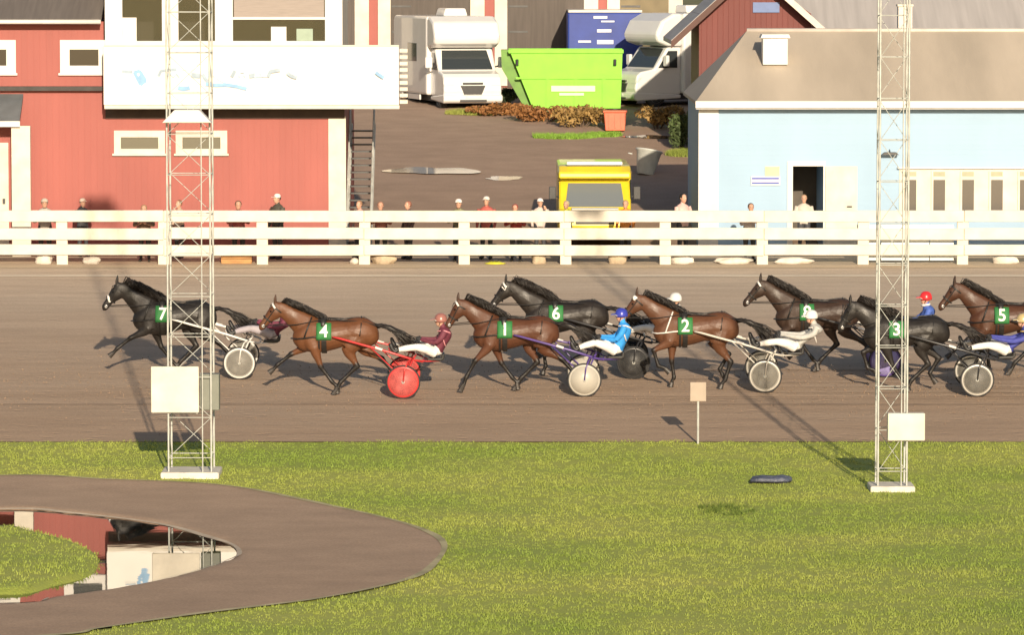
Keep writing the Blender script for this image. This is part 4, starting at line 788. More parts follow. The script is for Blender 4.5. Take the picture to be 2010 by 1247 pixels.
def horse_body(pose, poll, nose_drop):
    """returns the fused skin, with the dark points as a vertex attribute, the hoof frames and the head frame"""
    B = Body(); V = lambda u, z, y=0: U(u, y, z)
    def st(u, z, hh, hw, tilt=0.): return (V(u, z), Vector((-math.sin(tilt) * hh, 0, math.cos(tilt) * hh)), Vector((0, hw, 0)))
    B.loft([st(-.90, 1.20, .07, .06), st(-.85, 1.22, .17, .15), st(-.70, 1.25, .28, .235), st(-.48, 1.26, .315, .275), st(-.22, 1.245, .275, .262), st(0, 1.21, .30, .285), st(.22, 1.195, .335, .275), st(.40, 1.215, .365, .24), st(.56, 1.20, .33, .215), st(.70, 1.17, .25, .18), st(.80, 1.16, .14, .11), st(.84, 1.16, .06, .05)], 'coat', 20)
    pu, pz = poll; b0 = Vector((.46, 1.30)); p1 = Vector((pu, pz)); mid = (b0 + p1) / 2 + Vector((-.01, -.015)); d = (p1 - b0).normalized(); nrm = Vector((-d.y, d.x))
    def nk(c, hh, hw): return (V(c.x, c.y), Vector((-nrm.x * hh, 0, nrm.y * hh)), Vector((0, hw, 0)))
    B.loft([nk(b0 - d * .12, .22, .13), nk(b0, .30, .165), nk(b0 * .66 + p1 * .34, .235, .125), nk(mid * .75 + p1 * .25, .18, .095), nk(p1 - d * .10, .135, .080), nk(p1, .105, .072), nk(p1 + d * .05, .05, .04)], 'neck', 16)
    a = nose_drop; hd = Vector((math.cos(a), -math.sin(a))); hn = Vector((math.sin(a), math.cos(a)))
    def hs(t, off, hh, hw): c = p1 + hd * t + hn * off; return (V(c.x, c.y), Vector((-hn.x * hh, 0, hn.y * hh)), Vector((0, hw, 0)))
    B.loft([hs(-.07, .0, .05, .05), hs(-.02, -.005, .105, .082), hs(.09, -.04, .142, .098), hs(.19, -.035, .138, .092), hs(.30, -.02, .105, .072), hs(.41, -.012, .080, .056), hs(.50, -.015, .078, .058), hs(.56, -.022, .066, .052), hs(.595, -.026, .035, .03)], 'head', 16)
    B.loft([hs(.555, -.03, .055, .05), hs(.60, -.03, .04, .035), hs(.615, -.03, .015, .015)], 'muzzle', 10)
    for s_ in (-1, 1):   # ears
        e0 = p1 + hd * .00 + hn * .085; ea = Vector((-.10, 1.)).normalized()
        B.limb([U(e0.x, s_ * .048, e0.y - .02), U(e0.x + ea.x * .07, s_ * .062, e0.y + ea.y * .07), U(e0.x + ea.x * .13, s_ * .060, e0.y + ea.y * .13), U(e0.x + ea.x * .185, s_ * .050, e0.y + ea.y * .185)], [(.028, .026), (.034, .022), (.026, .018), .010], 'ear', 10)
    hoofs = []
    for s_, fk, hk in ((-1, pose[0], pose[2]), (1, pose[1], pose[3])):
        y = .135 * s_; J = FORE[fk]
        B.limb([U(*p3) for p3 in [(J[0][0], y * .95, J[0][1] + .02), (J[1][0], y * 1.1, J[1][1])]], [(.19, .12), (.135, .105)], 'coat')
        q = lambda i, k: J[i][k]
        fm = lambda i, j, t: (q(i, 0) * (1 - t) + q(j, 0) * t, y, q(i, 1) * (1 - t) + q(j, 1) * t)
        B.limb([U(q(1, 0), y * 1.08, q(1, 1) + .04), U(*fm(1, 2, .25)), U(*fm(1, 2, .6)), U(*fm(1, 2, .88))], [.118, .100, .072, .056], 'coat')
        B.limb([U(*fm(1, 2, .85)), U(*fm(1, 2, 1.)), U(*fm(2, 3, .18)), U(*fm(2, 3, .5)), U(*fm(2, 3, .85)), U(*fm(2, 3, 1)), U(*fm(3, 4, .6)), U(*fm(3, 4, 1)), U(*fm(4, 5, .5))], [.054, .060, .046, .038, .042, .048, .038, .040, .044], 'point')
        hoofs.append((U(q(4, 0), y, q(4, 1)), U(q(5, 0), y, q(5, 1))))
        K = HIND[hk]; y = .15 * s_; r = lambda i, k: K[i][k]; hm = lambda i, j, t: (r(i, 0) * (1 - t) + r(j, 0) * t, y, r(i, 1) * (1 - t) + r(j, 1) * t)
        B.limb([U(r(0, 0), y * .8, r(0, 1)), U(*hm(0, 1, .55)), U(r(1, 0) - .02, y * 1.12, r(1, 1))], [(.25, .14), (.225, .135), (.165, .105)], 'coat')
        B.limb([U(r(1, 0) - .03, y * 1.1, r(1, 1) + .04), U(*hm(1, 2, .3)), U(*hm(1, 2, .62)), U(*hm(1, 2, .88))], [(.155, .10), (.118, .085), (.078, .062), (.060, .05)], 'coat')
        B.limb([U(*hm(1, 2, .85)), U(*hm(1, 2, 1.)), U(*hm(2, 3, .2)), U(*hm(2, 3, .5)), U(*hm(2, 3, .85)), U(*hm(2, 3, 1)), U(*hm(3, 4, .6)), U(*hm(3, 4, 1)), U(*hm(4, 5, .5))], [.058, (.070, .056), .050, .042, .044, .050, .040, .042, .046], 'point')
        hoofs.append((U(r(4, 0), y, r(4, 1)), U(r(5, 0), y, r(5, 1))))
    me = B.fuse('horse_body', .017, 5)
    n = len(me.vertices); co = np.zeros(n * 3); me.vertices.foreach_get('co', co); tg = B.nearest(co.reshape(-1, 3))
    val = np.array([{'point': 1., 'muzzle': .85, 'ear': .6, 'neck': .08, 'head': .15, 'coat': .0}[t] for t in tg], np.float32)
    e = np.zeros(len(me.edges) * 2, int); me.edges.foreach_get('vertices', e); e = e.reshape(-1, 2)
    for _ in range(5):
        acc = val.copy(); cnt = np.ones(n, np.float32); np.add.at(acc, e[:, 0], val[e[:, 1]]); np.add.at(acc, e[:, 1], val[e[:, 0]]); np.add.at(cnt, e[:, 0], 1); np.add.at(cnt, e[:, 1], 1); val = acc / cnt
    me.attributes.new('points', 'FLOAT', 'POINT').data.foreach_set('value', val.astype(np.float32)); me.materials.append(None)
    return dict(me=me, hoofs=hoofs, poll=p1, hd=hd, hn=hn, neck0=b0, nd=d, nn=nrm)
def strand(mb, pts, r0, n=5): mb.tube(pts, [r0 * k for k in ([.7] + [1.] * (len(pts) - 2) + [.15])], n, flat=.45)
def mane_mb(h, seed):
    rg = random.Random(seed); mb = MB()
    for k in range(92):
        t = k / 91; c = h['neck0'] * (1 - t) + h['poll'] * t; top = .30 * (1 - t) ** 1.0 * 0 + np.interp(t, [0, .34, .62, .85, 1], [.285, .225, .185, .135, .10]); p = c + h['nn'] * (top - .02)
        for q in range(3):
            L_ = rg.uniform(.16, .30) * (1.1 - .25 * abs(t - .5)); up = rg.uniform(.03, .13 + .045 * (seed % 3) * (1 - t * .7)); y0 = rg.uniform(-.03, .03); yy = rg.uniform(-.10, .06)
            strand(mb, [U(p.x, y0, p.y), U(p.x - L_ * .35, y0 + yy * .4, p.y + up), U(p.x - L_ * .75, y0 + yy * .8, p.y + up * .7 - .02), U(p.x - L_ * 1.05, y0 + yy, p.y + up * .1 - .08)], rg.uniform(.008, .017))
    return mb
def forelock_mb(h, seed):
    rg = random.Random(seed); mb = MB()
    for q in range(9):
        p = h['poll'] + h['hn'] * .09 + h['hd'] * .03; strand(mb, [U(p.x, rg.uniform(-.02, .02), p.y), U(p.x + .06, rg.uniform(-.04, .04), p.y - .02), U(p.x + .10, rg.uniform(-.05, .05), p.y - .12)], .012)
    return mb
def tail_mb(seed):
    rg = random.Random(seed); mb = MB()
    mb.tube([U(-.84, 0, 1.38), U(-.95, 0, 1.40), U(-1.06, 0, 1.36), U(-1.15, 0, 1.28)], [.05, .048, .04, .02], 8)
    mb.tube([U(-.92, 0, 1.40), U(-1.12, 0, 1.36), U(-1.35, 0, 1.24), U(-1.55, 0, 1.08)], [.05, .075, .065, .015], 8, flat=.7)
    for k in range(110):
        s_ = rg.uniform(0, .2); L_ = rg.uniform(.45, .85); dy = rg.uniform(-.10, .10); dz = rg.uniform(-.06, .06); dr = rg.uniform(.20, .5)
        strand(mb, [U(-.88 - s_, dy * .2, 1.40 - s_ * .3), U(-1.02 - s_, dy * .5, 1.40 + dz * .6 - s_ * .5), U(-1.02 - L_ * .5, dy, 1.32 + dz - dr * .3), U(-1.0 - L_, dy * 1.4, 1.26 + dz - dr)], rg.uniform(.008, .018))
    return mb
def ring_strap(mb, u, z, hh, hw, wd, tilt=0., n=28, th=.012):
    """band round an ellipse in the plane u = const (tilted)"""
    for k in range(n):
        a0, a1 = 2 * math.pi * k / n, 2 * math.pi * (k + 1) / n; q = []
        for (a, o) in ((a0, 0), (a1, 0), (a1, th), (a0, th)):
            for du in (-wd / 2, wd / 2):
                zz = math.sin(a) * (hh + o); q.append(U(u + du + zz * tilt, math.cos(a) * (hw + o), z + zz))
        mb.add(q, [(0, 1, 3, 2), (2, 3, 5, 4), (4, 5, 7, 6), (6, 7, 1, 0)])
    return mb
HB = {}
for key, pose, poll, drop in (('A', 'A', (1.10, 1.86), R(52)), ('B', 'B', (1.18, 1.88), R(50)), ('C', 'C', (1.13, 1.80), R(50)), ('D', 'D', (1.12, 1.84), R(48)), ('E', 'E', (1.08, 1.82), R(58)), ('F', 'F', (1.10, 1.87), R(46)), ('G', 'G', (1.05, 1.78), R(60)), ('H', 'H', (1.10, 1.88), R(50))):
    HB[key] = horse_body(POSES[pose], poll, drop)
HOOF = mat('hoof horn', (.035, .030, .026), .5, .2, 12)
GREEN = mat('green number cloth', (.025, .17, .045), .7, .12, 8)
NUMW = mat('white number print', (.74, .74, .70), .6, .03, 8)
EYE = glass_mat('dark eye', (.008, .006, .005), .08)
BANDM = mat('white fleece and tape', (.70, .68, .64), .85, .08, 12)
def make_horse(key, num, label, loc, coat, strapm=BLACK, bands=(), collar=BLACK, seed=1, boots=None):
    h = HB[key]; g = thing('horse', label, 'horse', loc, 0, 'trotting racehorses', SLOPE)
    o = link('body', h['me'], g); set_mats(o, [coat])
    part('mane', mane_mb(h, seed), HAIR, g, True); part('forelock', forelock_mb(h, seed), HAIR, g, True); part('tail', tail_mb(seed + 50), HAIR, g, True)
    for a, b_ in h['hoofs']:
        d = (b_ - a).normalized(); part('hoof', MB().tube([a + d * .02, b_ + d * .0, b_ + d * .035], [.046, .056, .062], 10), HOOF, g)
        if boots: part('leg_boot', MB().tube([a + Vector((0, 0, .02)) - d * .02, a - d * .06, a - d * .16 + Vector((0, 0, .05))], [.052, .056, .050], 10), boots, g, True)
    P1, hd, hn = h['poll'], h['hd'], h['hn']
    for s_ in (-1, 1):
        c = P1 + hd * .17 + hn * .045; part('eye', MB().lathe([(.004, -.02), (.016, -.012), (.021, 0), (.016, .012), (.004, .02)], 'y', U(c.x, s_ * .088, c.y), 10), EYE, g, True)
    # bridle
    mb = MB()
    for t, hh, hw, off in ((.055, .135, .094, -.03), (.34, .104, .072, -.018)):
        c = P1 + hd * t + hn * off
        for k in range(24):
            a0, a1 = 2 * math.pi * k / 24, 2 * math.pi * (k + 1) / 24; q = []
            for a in (a0, a1):
                for (dt, ex) in ((-.014, .004), (.014, .004), (.014, .014), (-.014, .014)):
                    v = c + hd * dt + hn * (math.sin(a) * (hh + ex)); q.append(U(v.x, math.cos(a) * (hw + ex), v.y))
            mb.add(q, [(0, 4, 5, 1), (1, 5, 6, 2), (2, 6, 7, 3), (3, 7, 4, 0)])
    for s_ in (-1, 1):
        pts = [P1 + hd * .055 + hn * .02, P1 + hd * .2 + hn * .005, P1 + hd * .34 - hn * .01, P1 + hd * .50 - hn * .03]
        mb.tube([U(v.x, s_ * w_, v.y) for v, w_ in zip(pts, (.104, .104, .082, .066))], .011, 6)
    br = part('bridle', mb, strapm, g)
    for s_ in (-1, 1):
        c = P1 + hd * .50 - hn * .03; part('bit_ring', MB().lathe([(.026, -.005), (.036, -.005), (.036, .005), (.026, .005)], 'y', U(c.x, s_ * .072, c.y), 14), CHROME, br, True)
    for bname in bands:
        if bname == 'brow':
            c = P1 + hd * .055 + hn * .05; part('brow_band', MB().tube([U(c.x - .02, -.105, c.y - .03), U(c.x + .02, -.085, c.y + .03), U(c.x + .035, 0, c.y + .055), U(c.x + .02, .085, c.y + .03), U(c.x - .02, .105, c.y - .03)], .022, 8), BANDM, br, True)
        if bname == 'nose':
            c = P1 + hd * .36 - hn * .018; part('nose_fleece', MB().tube([U(c.x, -.075, c.y - .03), U(c.x + .03, -.06, c.y + .07), U(c.x + .04, 0, c.y + .10), U(c.x + .03, .06, c.y + .07), U(c.x, .075, c.y - .03)], .026, 8), BANDM, br, True)
        if bname == 'poll':
            c = P1 + hd * .05 + hn * .075; part('poll_fleece', MB().lathe([(.01, -.085), (.05, -.07), (.062, 0), (.05, .07), (.01, .085)], 'y', U(c.x, 0, c.y), 14), BANDM, br, True)
        if bname == 'cheek':
            c = P1 + hd * .10 + hn * .02; part('cheek_tape', MB().tube([U(c.x - .04, -.104, c.y + .06), U(c.x + .0, -.112, c.y - .03), U(c.x + .06, -.10, c.y + .04)], .013, 6), BANDM, br)
    # harness: girth and saddle, breast collar, back strap
    hs_ = part('harness', ring_strap(ring_strap(MB(), .20, 1.19, .345, .288, .10), .30, 1.20, .352, .275, .035), strapm, g)
    part('saddle_pad', MB().tube([U(.22, -.24, 1.40), U(.22, -.15, 1.52), U(.22, 0, 1.565), U(.22, .15, 1.52), U(.22, .24, 1.40)], [.05, .065, .07, .065, .05], 10, flat=.55), BLACK, hs_, True)
    pts = [U(.22, -.285, 1.22), U(.42, -.265, 1.20), U(.62, -.24, 1.17), U(.76, -.17, 1.15), U(.86, 0, 1.14), U(.76, .17, 1.15), U(.62, .24, 1.17), U(.42, .265, 1.20), U(.22, .285, 1.22)]
    part('breast_collar', MB().tube(pts, .030, 8, flat=.5), collar, hs_, True)
    part('neck_strap', MB().tube([U(.60, -.245, 1.18), U(.52, -.20, 1.40), U(.45, -.08, 1.575), U(.45, .08, 1.575), U(.52, .20, 1.40), U(.60, .245, 1.18)], .016, 6), collar, hs_, True)
    part('back_strap', MB().tube([U(.18, 0, 1.56), U(-.10, 0, 1.522), U(-.35, 0, 1.56), U(-.6, 0, 1.575), U(-.84, 0, 1.42)], .014, 6), strapm, hs_, True)
    part('hip_strap', MB().tube([U(-.52, -.285, 1.22), U(-.55, -.22, 1.45), U(-.55, 0, 1.588), U(-.55, .22, 1.45), U(-.52, .285, 1.22)], .011, 6), strapm, hs_, True)
    # number cloth, both sides
    nc = None
    for s_ in (-1, 1):
        nv, mb = [], MB()
        for i in range(6):
            for j in range(6):
                u = .05 + .30 * i / 5; z = 1.15 + .33 * j / 5; t = (z - 1.19) / .36; y = s_ * (.292 * math.sqrt(max(.05, 1 - t * t)) + .022 + .008 * math.sin(i * 1.7 + j)); nv.append((u, y, z))
        vs = [U(u, y, z) for u, y, z in nv] + [U(u, y - s_ * .008, z) for u, y, z in nv]; fs = []
        for i in range(5):
            for j in range(5): a = i * 6 + j; fs += [(a, a + 6, a + 7, a + 1), (a + 36, a + 37, a + 43, a + 42)]
        for i in range(5): fs += [(i, i + 1, i + 37, i + 36), (30 + i, 66 + i, 67 + i, 31 + i), (i * 6, i * 6 + 36, i * 6 + 42, i * 6 + 6), (i * 6 + 5, i * 6 + 11, i * 6 + 47, i * 6 + 41)]
        cl = part('number_cloth', mb.add(vs, fs), GREEN, g, True, label='green cloth with white number %s' % num)
        tm = text_mesh('number', num, .34, NUMW, .004); n_ = len(tm.vertices); c3 = np.zeros(n_ * 3); tm.vertices.foreach_get('co', c3); c3 = c3.reshape(-1, 3)
        z = 1.315 + c3[:, 1]; t = np.clip((z - 1.19) / .36, -.97, .97); yy = -(.292 * np.sqrt(1 - t * t) + .046) - c3[:, 2]; xx = -.20 + c3[:, 0]
        if s_ > 0: xx, yy = -.20 - c3[:, 0], -yy
        tm.vertices.foreach_set('co', np.stack([xx, yy, z], 1).ravel()); tm.update(); link('number', tm, cl)
    # reins, slack, through the saddle rings to the driver's hands
    c = P1 + hd * .50 - hn * .03
    for s_ in (-1, 1):
        part('rein', MB().tube([U(c.x, s_ * .075, c.y), U(.75, s_ * .16, (c.y + 1.5) / 2 - .01), U(.22, s_ * .17, 1.545), U(-.6, s_ * .15, 1.50), U(-1.2, s_ * .10, 1.30), U(-1.70, s_ * .10, 1.13)], .009, 5), strapm, g)
    return g

RW = .345; AX = -1.40
def make_sulky(label, loc, framem, rimm, coverm, tyre=RUBBER, spokes=True, hubm=STEEL):
    g = thing('sulky', label, 'sulky', loc, 0, 'racing sulkies', SLOPE)
    f = lambda u, y, z: U(u - 0., y, z)
    for s_ in (-1, 1):
        y = s_ * .66
        w_ = part('wheel', MB().lathe([(RW - .030, -.014), (RW - .01, -.018), (RW, -.008), (RW, .008), (RW - .01, .018), (RW - .030, .014)], 'y', f(AX, y, RW), 40), tyre, g, True)
        part('rim', MB().lathe([(RW - .058, -.018), (RW - .030, -.020), (RW - .030, .020), (RW - .058, .018)], 'y', f(AX, y, RW), 40), rimm, w_, True)
        part('hub', MB().lathe([(.012, -.055), (.032, -.05), (.036, 0), (.032, .05), (.012, .055)], 'y', f(AX, y, RW), 14), hubm, w_, True)
        if spokes:
            mb = MB()
            for k in range(18):
                a = 2 * math.pi * k / 18; sg = .03 * (1 if k % 2 else -1); mb.tube([f(AX + math.cos(a) * .03, y + sg, RW + math.sin(a) * .03), f(AX + math.cos(a + .12) * (RW - .055), y, RW + math.sin(a + .12) * (RW - .055))], .0035, 4)
            part('spokes', mb, CHROME, w_)
        part('spoke_cover', MB().lathe([(.034, -.040), (RW - .06, -.019), (RW - .06, -.016), (.034, -.036)], 'y', f(AX, y, RW), 40), coverm, w_, True); part('spoke_cover', MB().lathe([(.034, .036), (RW - .06, .016), (RW - .06, .019), (.034, .040)], 'y', f(AX, y, RW), 40), coverm, w_, True)
        # fork on both sides of the wheel, arch, shaft, brace, foot rest
        part('fork', MB().tube([f(AX, y - s_ * .07, RW), f(AX - .12, y - s_ * .10, .62), f(AX - .20, s_ * .47, .80)], [.014, .016, .018], 8).tube([f(AX, y + s_ * .06, RW), f(AX - .03, y + s_ * .07, .60), f(AX - .10, y, .765), f(AX - .20, s_ * .47, .80)], .014, 8), framem, g, True)
        sh = part('shaft', MB().tube([f(-1.78, s_ * .40, .715), f(-1.60, s_ * .47, .77), f(-1.1, s_ * .50, .935), f(-.5, s_ * .44, 1.09), f(-.12, s_ * .39, 1.19), f(.02, s_ * .36, 1.215)], [.020, .024, .024, .024, .022, .018], 8), framem, g, True)
        part('shaft_brace', MB().tube([f(-.70, s_ * .465, 1.06), f(AX + .12, y - s_ * .08, RW + .17), f(AX, y - s_ * .07, RW)], .013, 8), framem, g, True)
        part('shaft_cap', MB().tube([f(-.98, s_ * .498, .974), f(-.84, s_ * .485, 1.02)], .027, 8), BANDM, sh)
        part('foot_rest', MB().tube([f(-1.16, s_ * .49, .915), f(-1.14, s_ * .36, .90), f(-1.10, s_ * .34, 1.0)], .014, 6), framem, g, True)
        part('seat_strut', MB().tube([f(-1.60, s_ * .46, .77), f(-1.85, s_ * .20, .70), f(-2.12, s_ * .13, .70)], .015, 8), framem, g, True)
    part('axle_arch', MB().tube([f(AX - .20, -.47, .80), f(AX - .24, -.3, .82), f(AX - .24, .3, .82), f(AX - .20, .47, .80)], .020, 8), framem, g, True)
    part('cross_bar', MB().tube([f(-1.78, -.40, .715), f(-1.80, 0, .70), f(-1.78, .40, .715)], .018, 8), framem, g, True)
    part('seat', MB().prism([(-1.86, .70), (-2.16, .70), (-2.22, .74), (-2.22, .84), (-2.17, .84), (-2.15, .765), (-1.88, .755)], 'y', -.19, .19), BLACK, g, bevel=.02).scale.x = -1
    return g

def head_loft(B, c, f, tagskin='skin', up=Vector((0, 0, 1)), s_=1.):
    """head about 0.235 high, face towards f"""
    side = up.cross(f).normalized(); f = side.cross(up).normalized()
    rows = [(-.125, .02, .035, .035), (-.105, .022, .062, .052), (-.06, .012, .086, .066), (-.02, .006, .097, .074), (.03, .0, .100, .078), (.075, -.006, .088, .070), (.105, -.01, .055, .045), (.118, -.01, .02, .02)]
    B.loft([(c + up * (z * s_) + f * (o * s_), f * (a * s_), side * (b_ * s_)) for z, o, a, b_ in rows], tagskin, 16, 3)
    B.limb([c + up * .02 * s_ + f * .092 * s_, c - up * .012 * s_ + f * .116 * s_, c - up * .022 * s_ + f * .104 * s_], [.012 * s_, .017 * s_, .013 * s_], tagskin, 8)
    for k in (-1, 1): B.limb([c + side * k * .072 * s_ + up * .02 * s_ - f * .005, c + side * k * .084 * s_ + up * .0 * s_ - f * .012, c + side * k * .072 * s_ - up * .03 * s_ - f * .005], [.014 * s_, .018 * s_, .010 * s_], tagskin, 8)
    B.limb([c - up * .055 * s_ + f * .078 * s_ - side * .022 * s_, c - up * .055 * s_ + f * .092 * s_, c - up * .055 * s_ + f * .078 * s_ + side * .022 * s_], [.008, .011, .008], tagskin, 6)
def glove_mb(w_, d, palm_n, thumb_side):
    """hand closed round a rein: palm, four curled fingers of unequal length, thumb"""
    d = d.normalized(); palm_n = (palm_n - d * palm_n.dot(d)).normalized(); sd = d.cross(palm_n); mb = MB()
    mb.tube([w_ - d * .01, w_ + d * .03, w_ + d * .075, w_ + d * .09], [.026, .036, .040, .030], 10, flat=.6)
    for k, ln in enumerate((.034, .040, .037, .028)):
        b_ = w_ + d * .08 + sd * ((k - 1.5) * .021); mb.tube([b_, b_ + d * ln * .75 + palm_n * .008, b_ + d * ln * .8 + palm_n * .034, b_ + d * .004 + palm_n * .046, b_ - d * .018 + palm_n * .034], [.0105, .0105, .010, .0095, .007], 7)
    b_ = w_ + d * .03 + sd * thumb_side * .034; mb.tube([b_, b_ + d * .028 + sd * thumb_side * .014 + palm_n * .014, b_ + d * .052 + palm_n * .032, b_ + d * .062 - sd * thumb_side * .012 + palm_n * .036], [.013, .0125, .011, .008], 7)
    return mb
def driver_body(lean, knee, dz=0., du=0.):
    B = Body(); hip = (-2.04, .865); sh = (-2.10 - lean, 1.36 - dz); nk = (-2.07 - lean, 1.45 - dz); hc = U(-2.04 - lean + du, 0, 1.575 - dz * 1.1)
    def st(u, z, d_, w_, t=(0, 1)):
        return (U(u, 0, z), U(d_, 0, 0), Vector((0, w_, 0)))
    B.loft([st(-2.0, .79, .09, .10), st(-2.03, .83, .15, .175), st(-2.06, .92, .145, .180)], 'pants', 18)
    B.loft([st(-2.06, .90, .145, .178), st(-2.09 - lean * .3, 1.02 - dz * .3, .135, .170), st(-2.12 - lean * .7, 1.18 - dz * .7, .145, .192), st(-2.11 - lean, 1.30 - dz, .135, .205), st(-2.09 - lean, 1.39 - dz, .105, .165), st(-2.08 - lean, 1.43 - dz, .06, .07)], 'jacket', 18)
    B.limb([U(nk[0] - .01, 0, 1.40 - dz), U(nk[0] + .01 + du * .6, 0, 1.49 - dz)], [.06, .055], 'skin'); head_loft(B, hc, U(1, 0, -.08))
    for s_ in (-1, 1):
        a = [U(sh[0], s_ * .195, sh[1]), U(sh[0] + .07, s_ * .245, 1.22 - dz * .8), U(-1.98 - lean * .5, s_ * .235, 1.10 - dz * .3)]; e_ = a[-1]; w_ = U(-1.74, s_ * .105, 1.13)
        B.limb(a, [.078, .064, .056], 'jacket'); B.limb([e_, (e_ + w_) / 2 + Vector((0, 0, -.005)), w_], [.055, .046, .034], 'jacket')
        B.limb([U(-2.03, s_ * .10, .86), U((hip[0] + knee[0]) / 2, s_ * .20, (hip[1] + knee[1]) / 2 + .02), U(knee[0], s_ * .29, knee[1])], [.115, .098, .072], 'pants')
        B.limb([U(knee[0], s_ * .29, knee[1]), U((knee[0] - 1.24) / 2 - .0, s_ * .35, (knee[1] + .97) / 2 + .0), U(-1.27, s_ * .40, .955)], [.070, .066, .046], 'pants')
        B.limb([U(-1.29, s_ * .40, .965), U(-1.235, s_ * .41, .925), U(-1.19, s_ * .42, .965), U(-1.15, s_ * .425, 1.05), U(-1.14, s_ * .425, 1.10)], [.046, .056, .046, .042, .028], 'boot')
    me = B.fuse('person_body', .0135, 4); B.paint(me, ['jacket', 'pants', 'skin', 'boot']); return dict(me=me, hc=hc)
DB = {'p': driver_body(.02, (-1.64, 1.035)), 'q': driver_body(.12, (-1.66, 1.00), .06, .02), 'r': driver_body(.11, (-1.62, 1.05)), 't': driver_body(.24, (-1.64, 1.03)), 'v': driver_body(.36, (-1.66, 1.00), .10, .03), 's': driver_body(.22, (-1.62, 1.02), .20, .04)}
GLOVE = mat('dark glove', (.03, .03, .032), .7, .15, 10); BOOT = mat('black boot', (.02, .02, .02), .5, .2, 8)
def make_driver(key, label, loc, jacket, pants, helm, goggle=BANDM, stripe=None, collar=None):
    h = DB[key]; g = thing('person', label, 'person', loc, 0, 'harness racing drivers', SLOPE)
    o = link('body', h['me'], g); set_mats(o, [jacket, pants, SKIN, BOOT]); c = h['hc']
    hl = part('helmet', MB().lathe([(.128, -.03), (.130, .0), (.124, .05), (.104, .098), (.066, .130), (.02, .142), (.004, .143)], 'z', c + U(-.005, 0, .005), 24), helm, g, True)
    part('peak', MB().prism([(c.x - .205, c.z + .012), (c.x - .105, c.z + .022), (c.x - .105, c.z + .036), (c.x - .20, c.z + .022)], 'y', -.075, .075), helm, hl)
    part('goggles', MB().tube([c + U(.06, -.085, .0), c + U(.096, -.05, .004), c + U(.106, 0, .006), c + U(.096, .05, .004), c + U(.06, .085, .0)], .024, 8), goggle, hl, True)
    part('chin_strap', MB().tube([c + U(.0, -.09, -.02), c + U(.025, -.07, -.09), c + U(.035, 0, -.128), c + U(.025, .07, -.09), c + U(.0, .09, -.02)], .008, 5), BLACK, hl)
    for s_ in (-1, 1): part('glove', glove_mb(U(-1.755, s_ * .105, 1.13), U(1, -s_ * .2, .05), Vector((0, -s_ * 1., -.3)), 1), GLOVE, g, True)
    if collar: part('collar', MB().tube([c + U(.03, -.085, -.135), c + U(.075, 0, -.15), c + U(.03, .085, -.135), c + U(-.06, .07, -.125), c + U(-.085, 0, -.12), c + U(-.06, -.07, -.125), c + U(.03, -.085, -.135)], .024, 8), collar, g, True)
    if stripe:
        l = c.x - 0; part('sash', MB().tube([c + U(.06, -.16, -.20), c + U(-.09, -.21, -.19), c + U(-.19, -.12, -.24), c + U(-.20, .0, -.30)], .016, 6), stripe, g, True); part('sash', MB().tube([c + U(-.02, -.215, -.20), c + U(-.05, -.215, -.34), c + U(-.10, -.19, -.50)], .014, 6), stripe, g, True)
    return g

def fab(name, col): return mat(name, col, .7, .14, 5, bump=.012, bscale=14)
BAY = horse_mat('bright bay coat', (.125, .048, .019)); BAY2 = horse_mat('dark red bay coat', (.090, .034, .016)); BAY3 = horse_mat('brown bay coat', (.105, .043, .020)); DBAY = horse_mat('dark brown coat', (.042, .024, .016)); BLK = horse_mat('black coat', (.017, .0145, .013)); BLK2 = horse_mat('brown black coat', (.021, .0165, .0135))
CLR = lambda name, col, a=.45: mat(name, col, .45, .25, 7, alpha=a)
SMOKE = CLR('clear grey spoke cover', (.20, .19, .165)); SMOKE2 = CLR('dim grey spoke cover', (.15, .145, .13), .55)
RAILW = mat('white sulky enamel', (.66, .64, .60), .3, .05, 6); SIL = mat('silver rim', (.55, .53, .48), .35, .08, 6, metal=.3)
REDE = mat('red sulky enamel', (.48, .035, .035), .3, .08, 6); REDC = CLR('red spoke cover', (.62, .14, .13), .5); PUR = mat('purple sulky enamel', (.085, .05, .22), .3, .1, 6); PURC = CLR('violet spoke cover', (.34, .30, .60), .85); DISC = mat('off white wheel disc', (.40, .38, .33), .4, .05, 5); BLKE = mat('black sulky enamel', (.03, .03, .032), .3, .15, 6)
PW_ = fab('white driving trousers', (.72, .70, .66)); GRYP = fab('grey mauve trousers', (.34, .31, .34))
def place(px_num, py_wheel):
    """ground point of a team from its number cloth and the foot of its near wheel"""
    y = ground(1005, py_wheel).y + .66; return Vector((xat(px_num, 640, y) + .20, y, T(y) + .012))
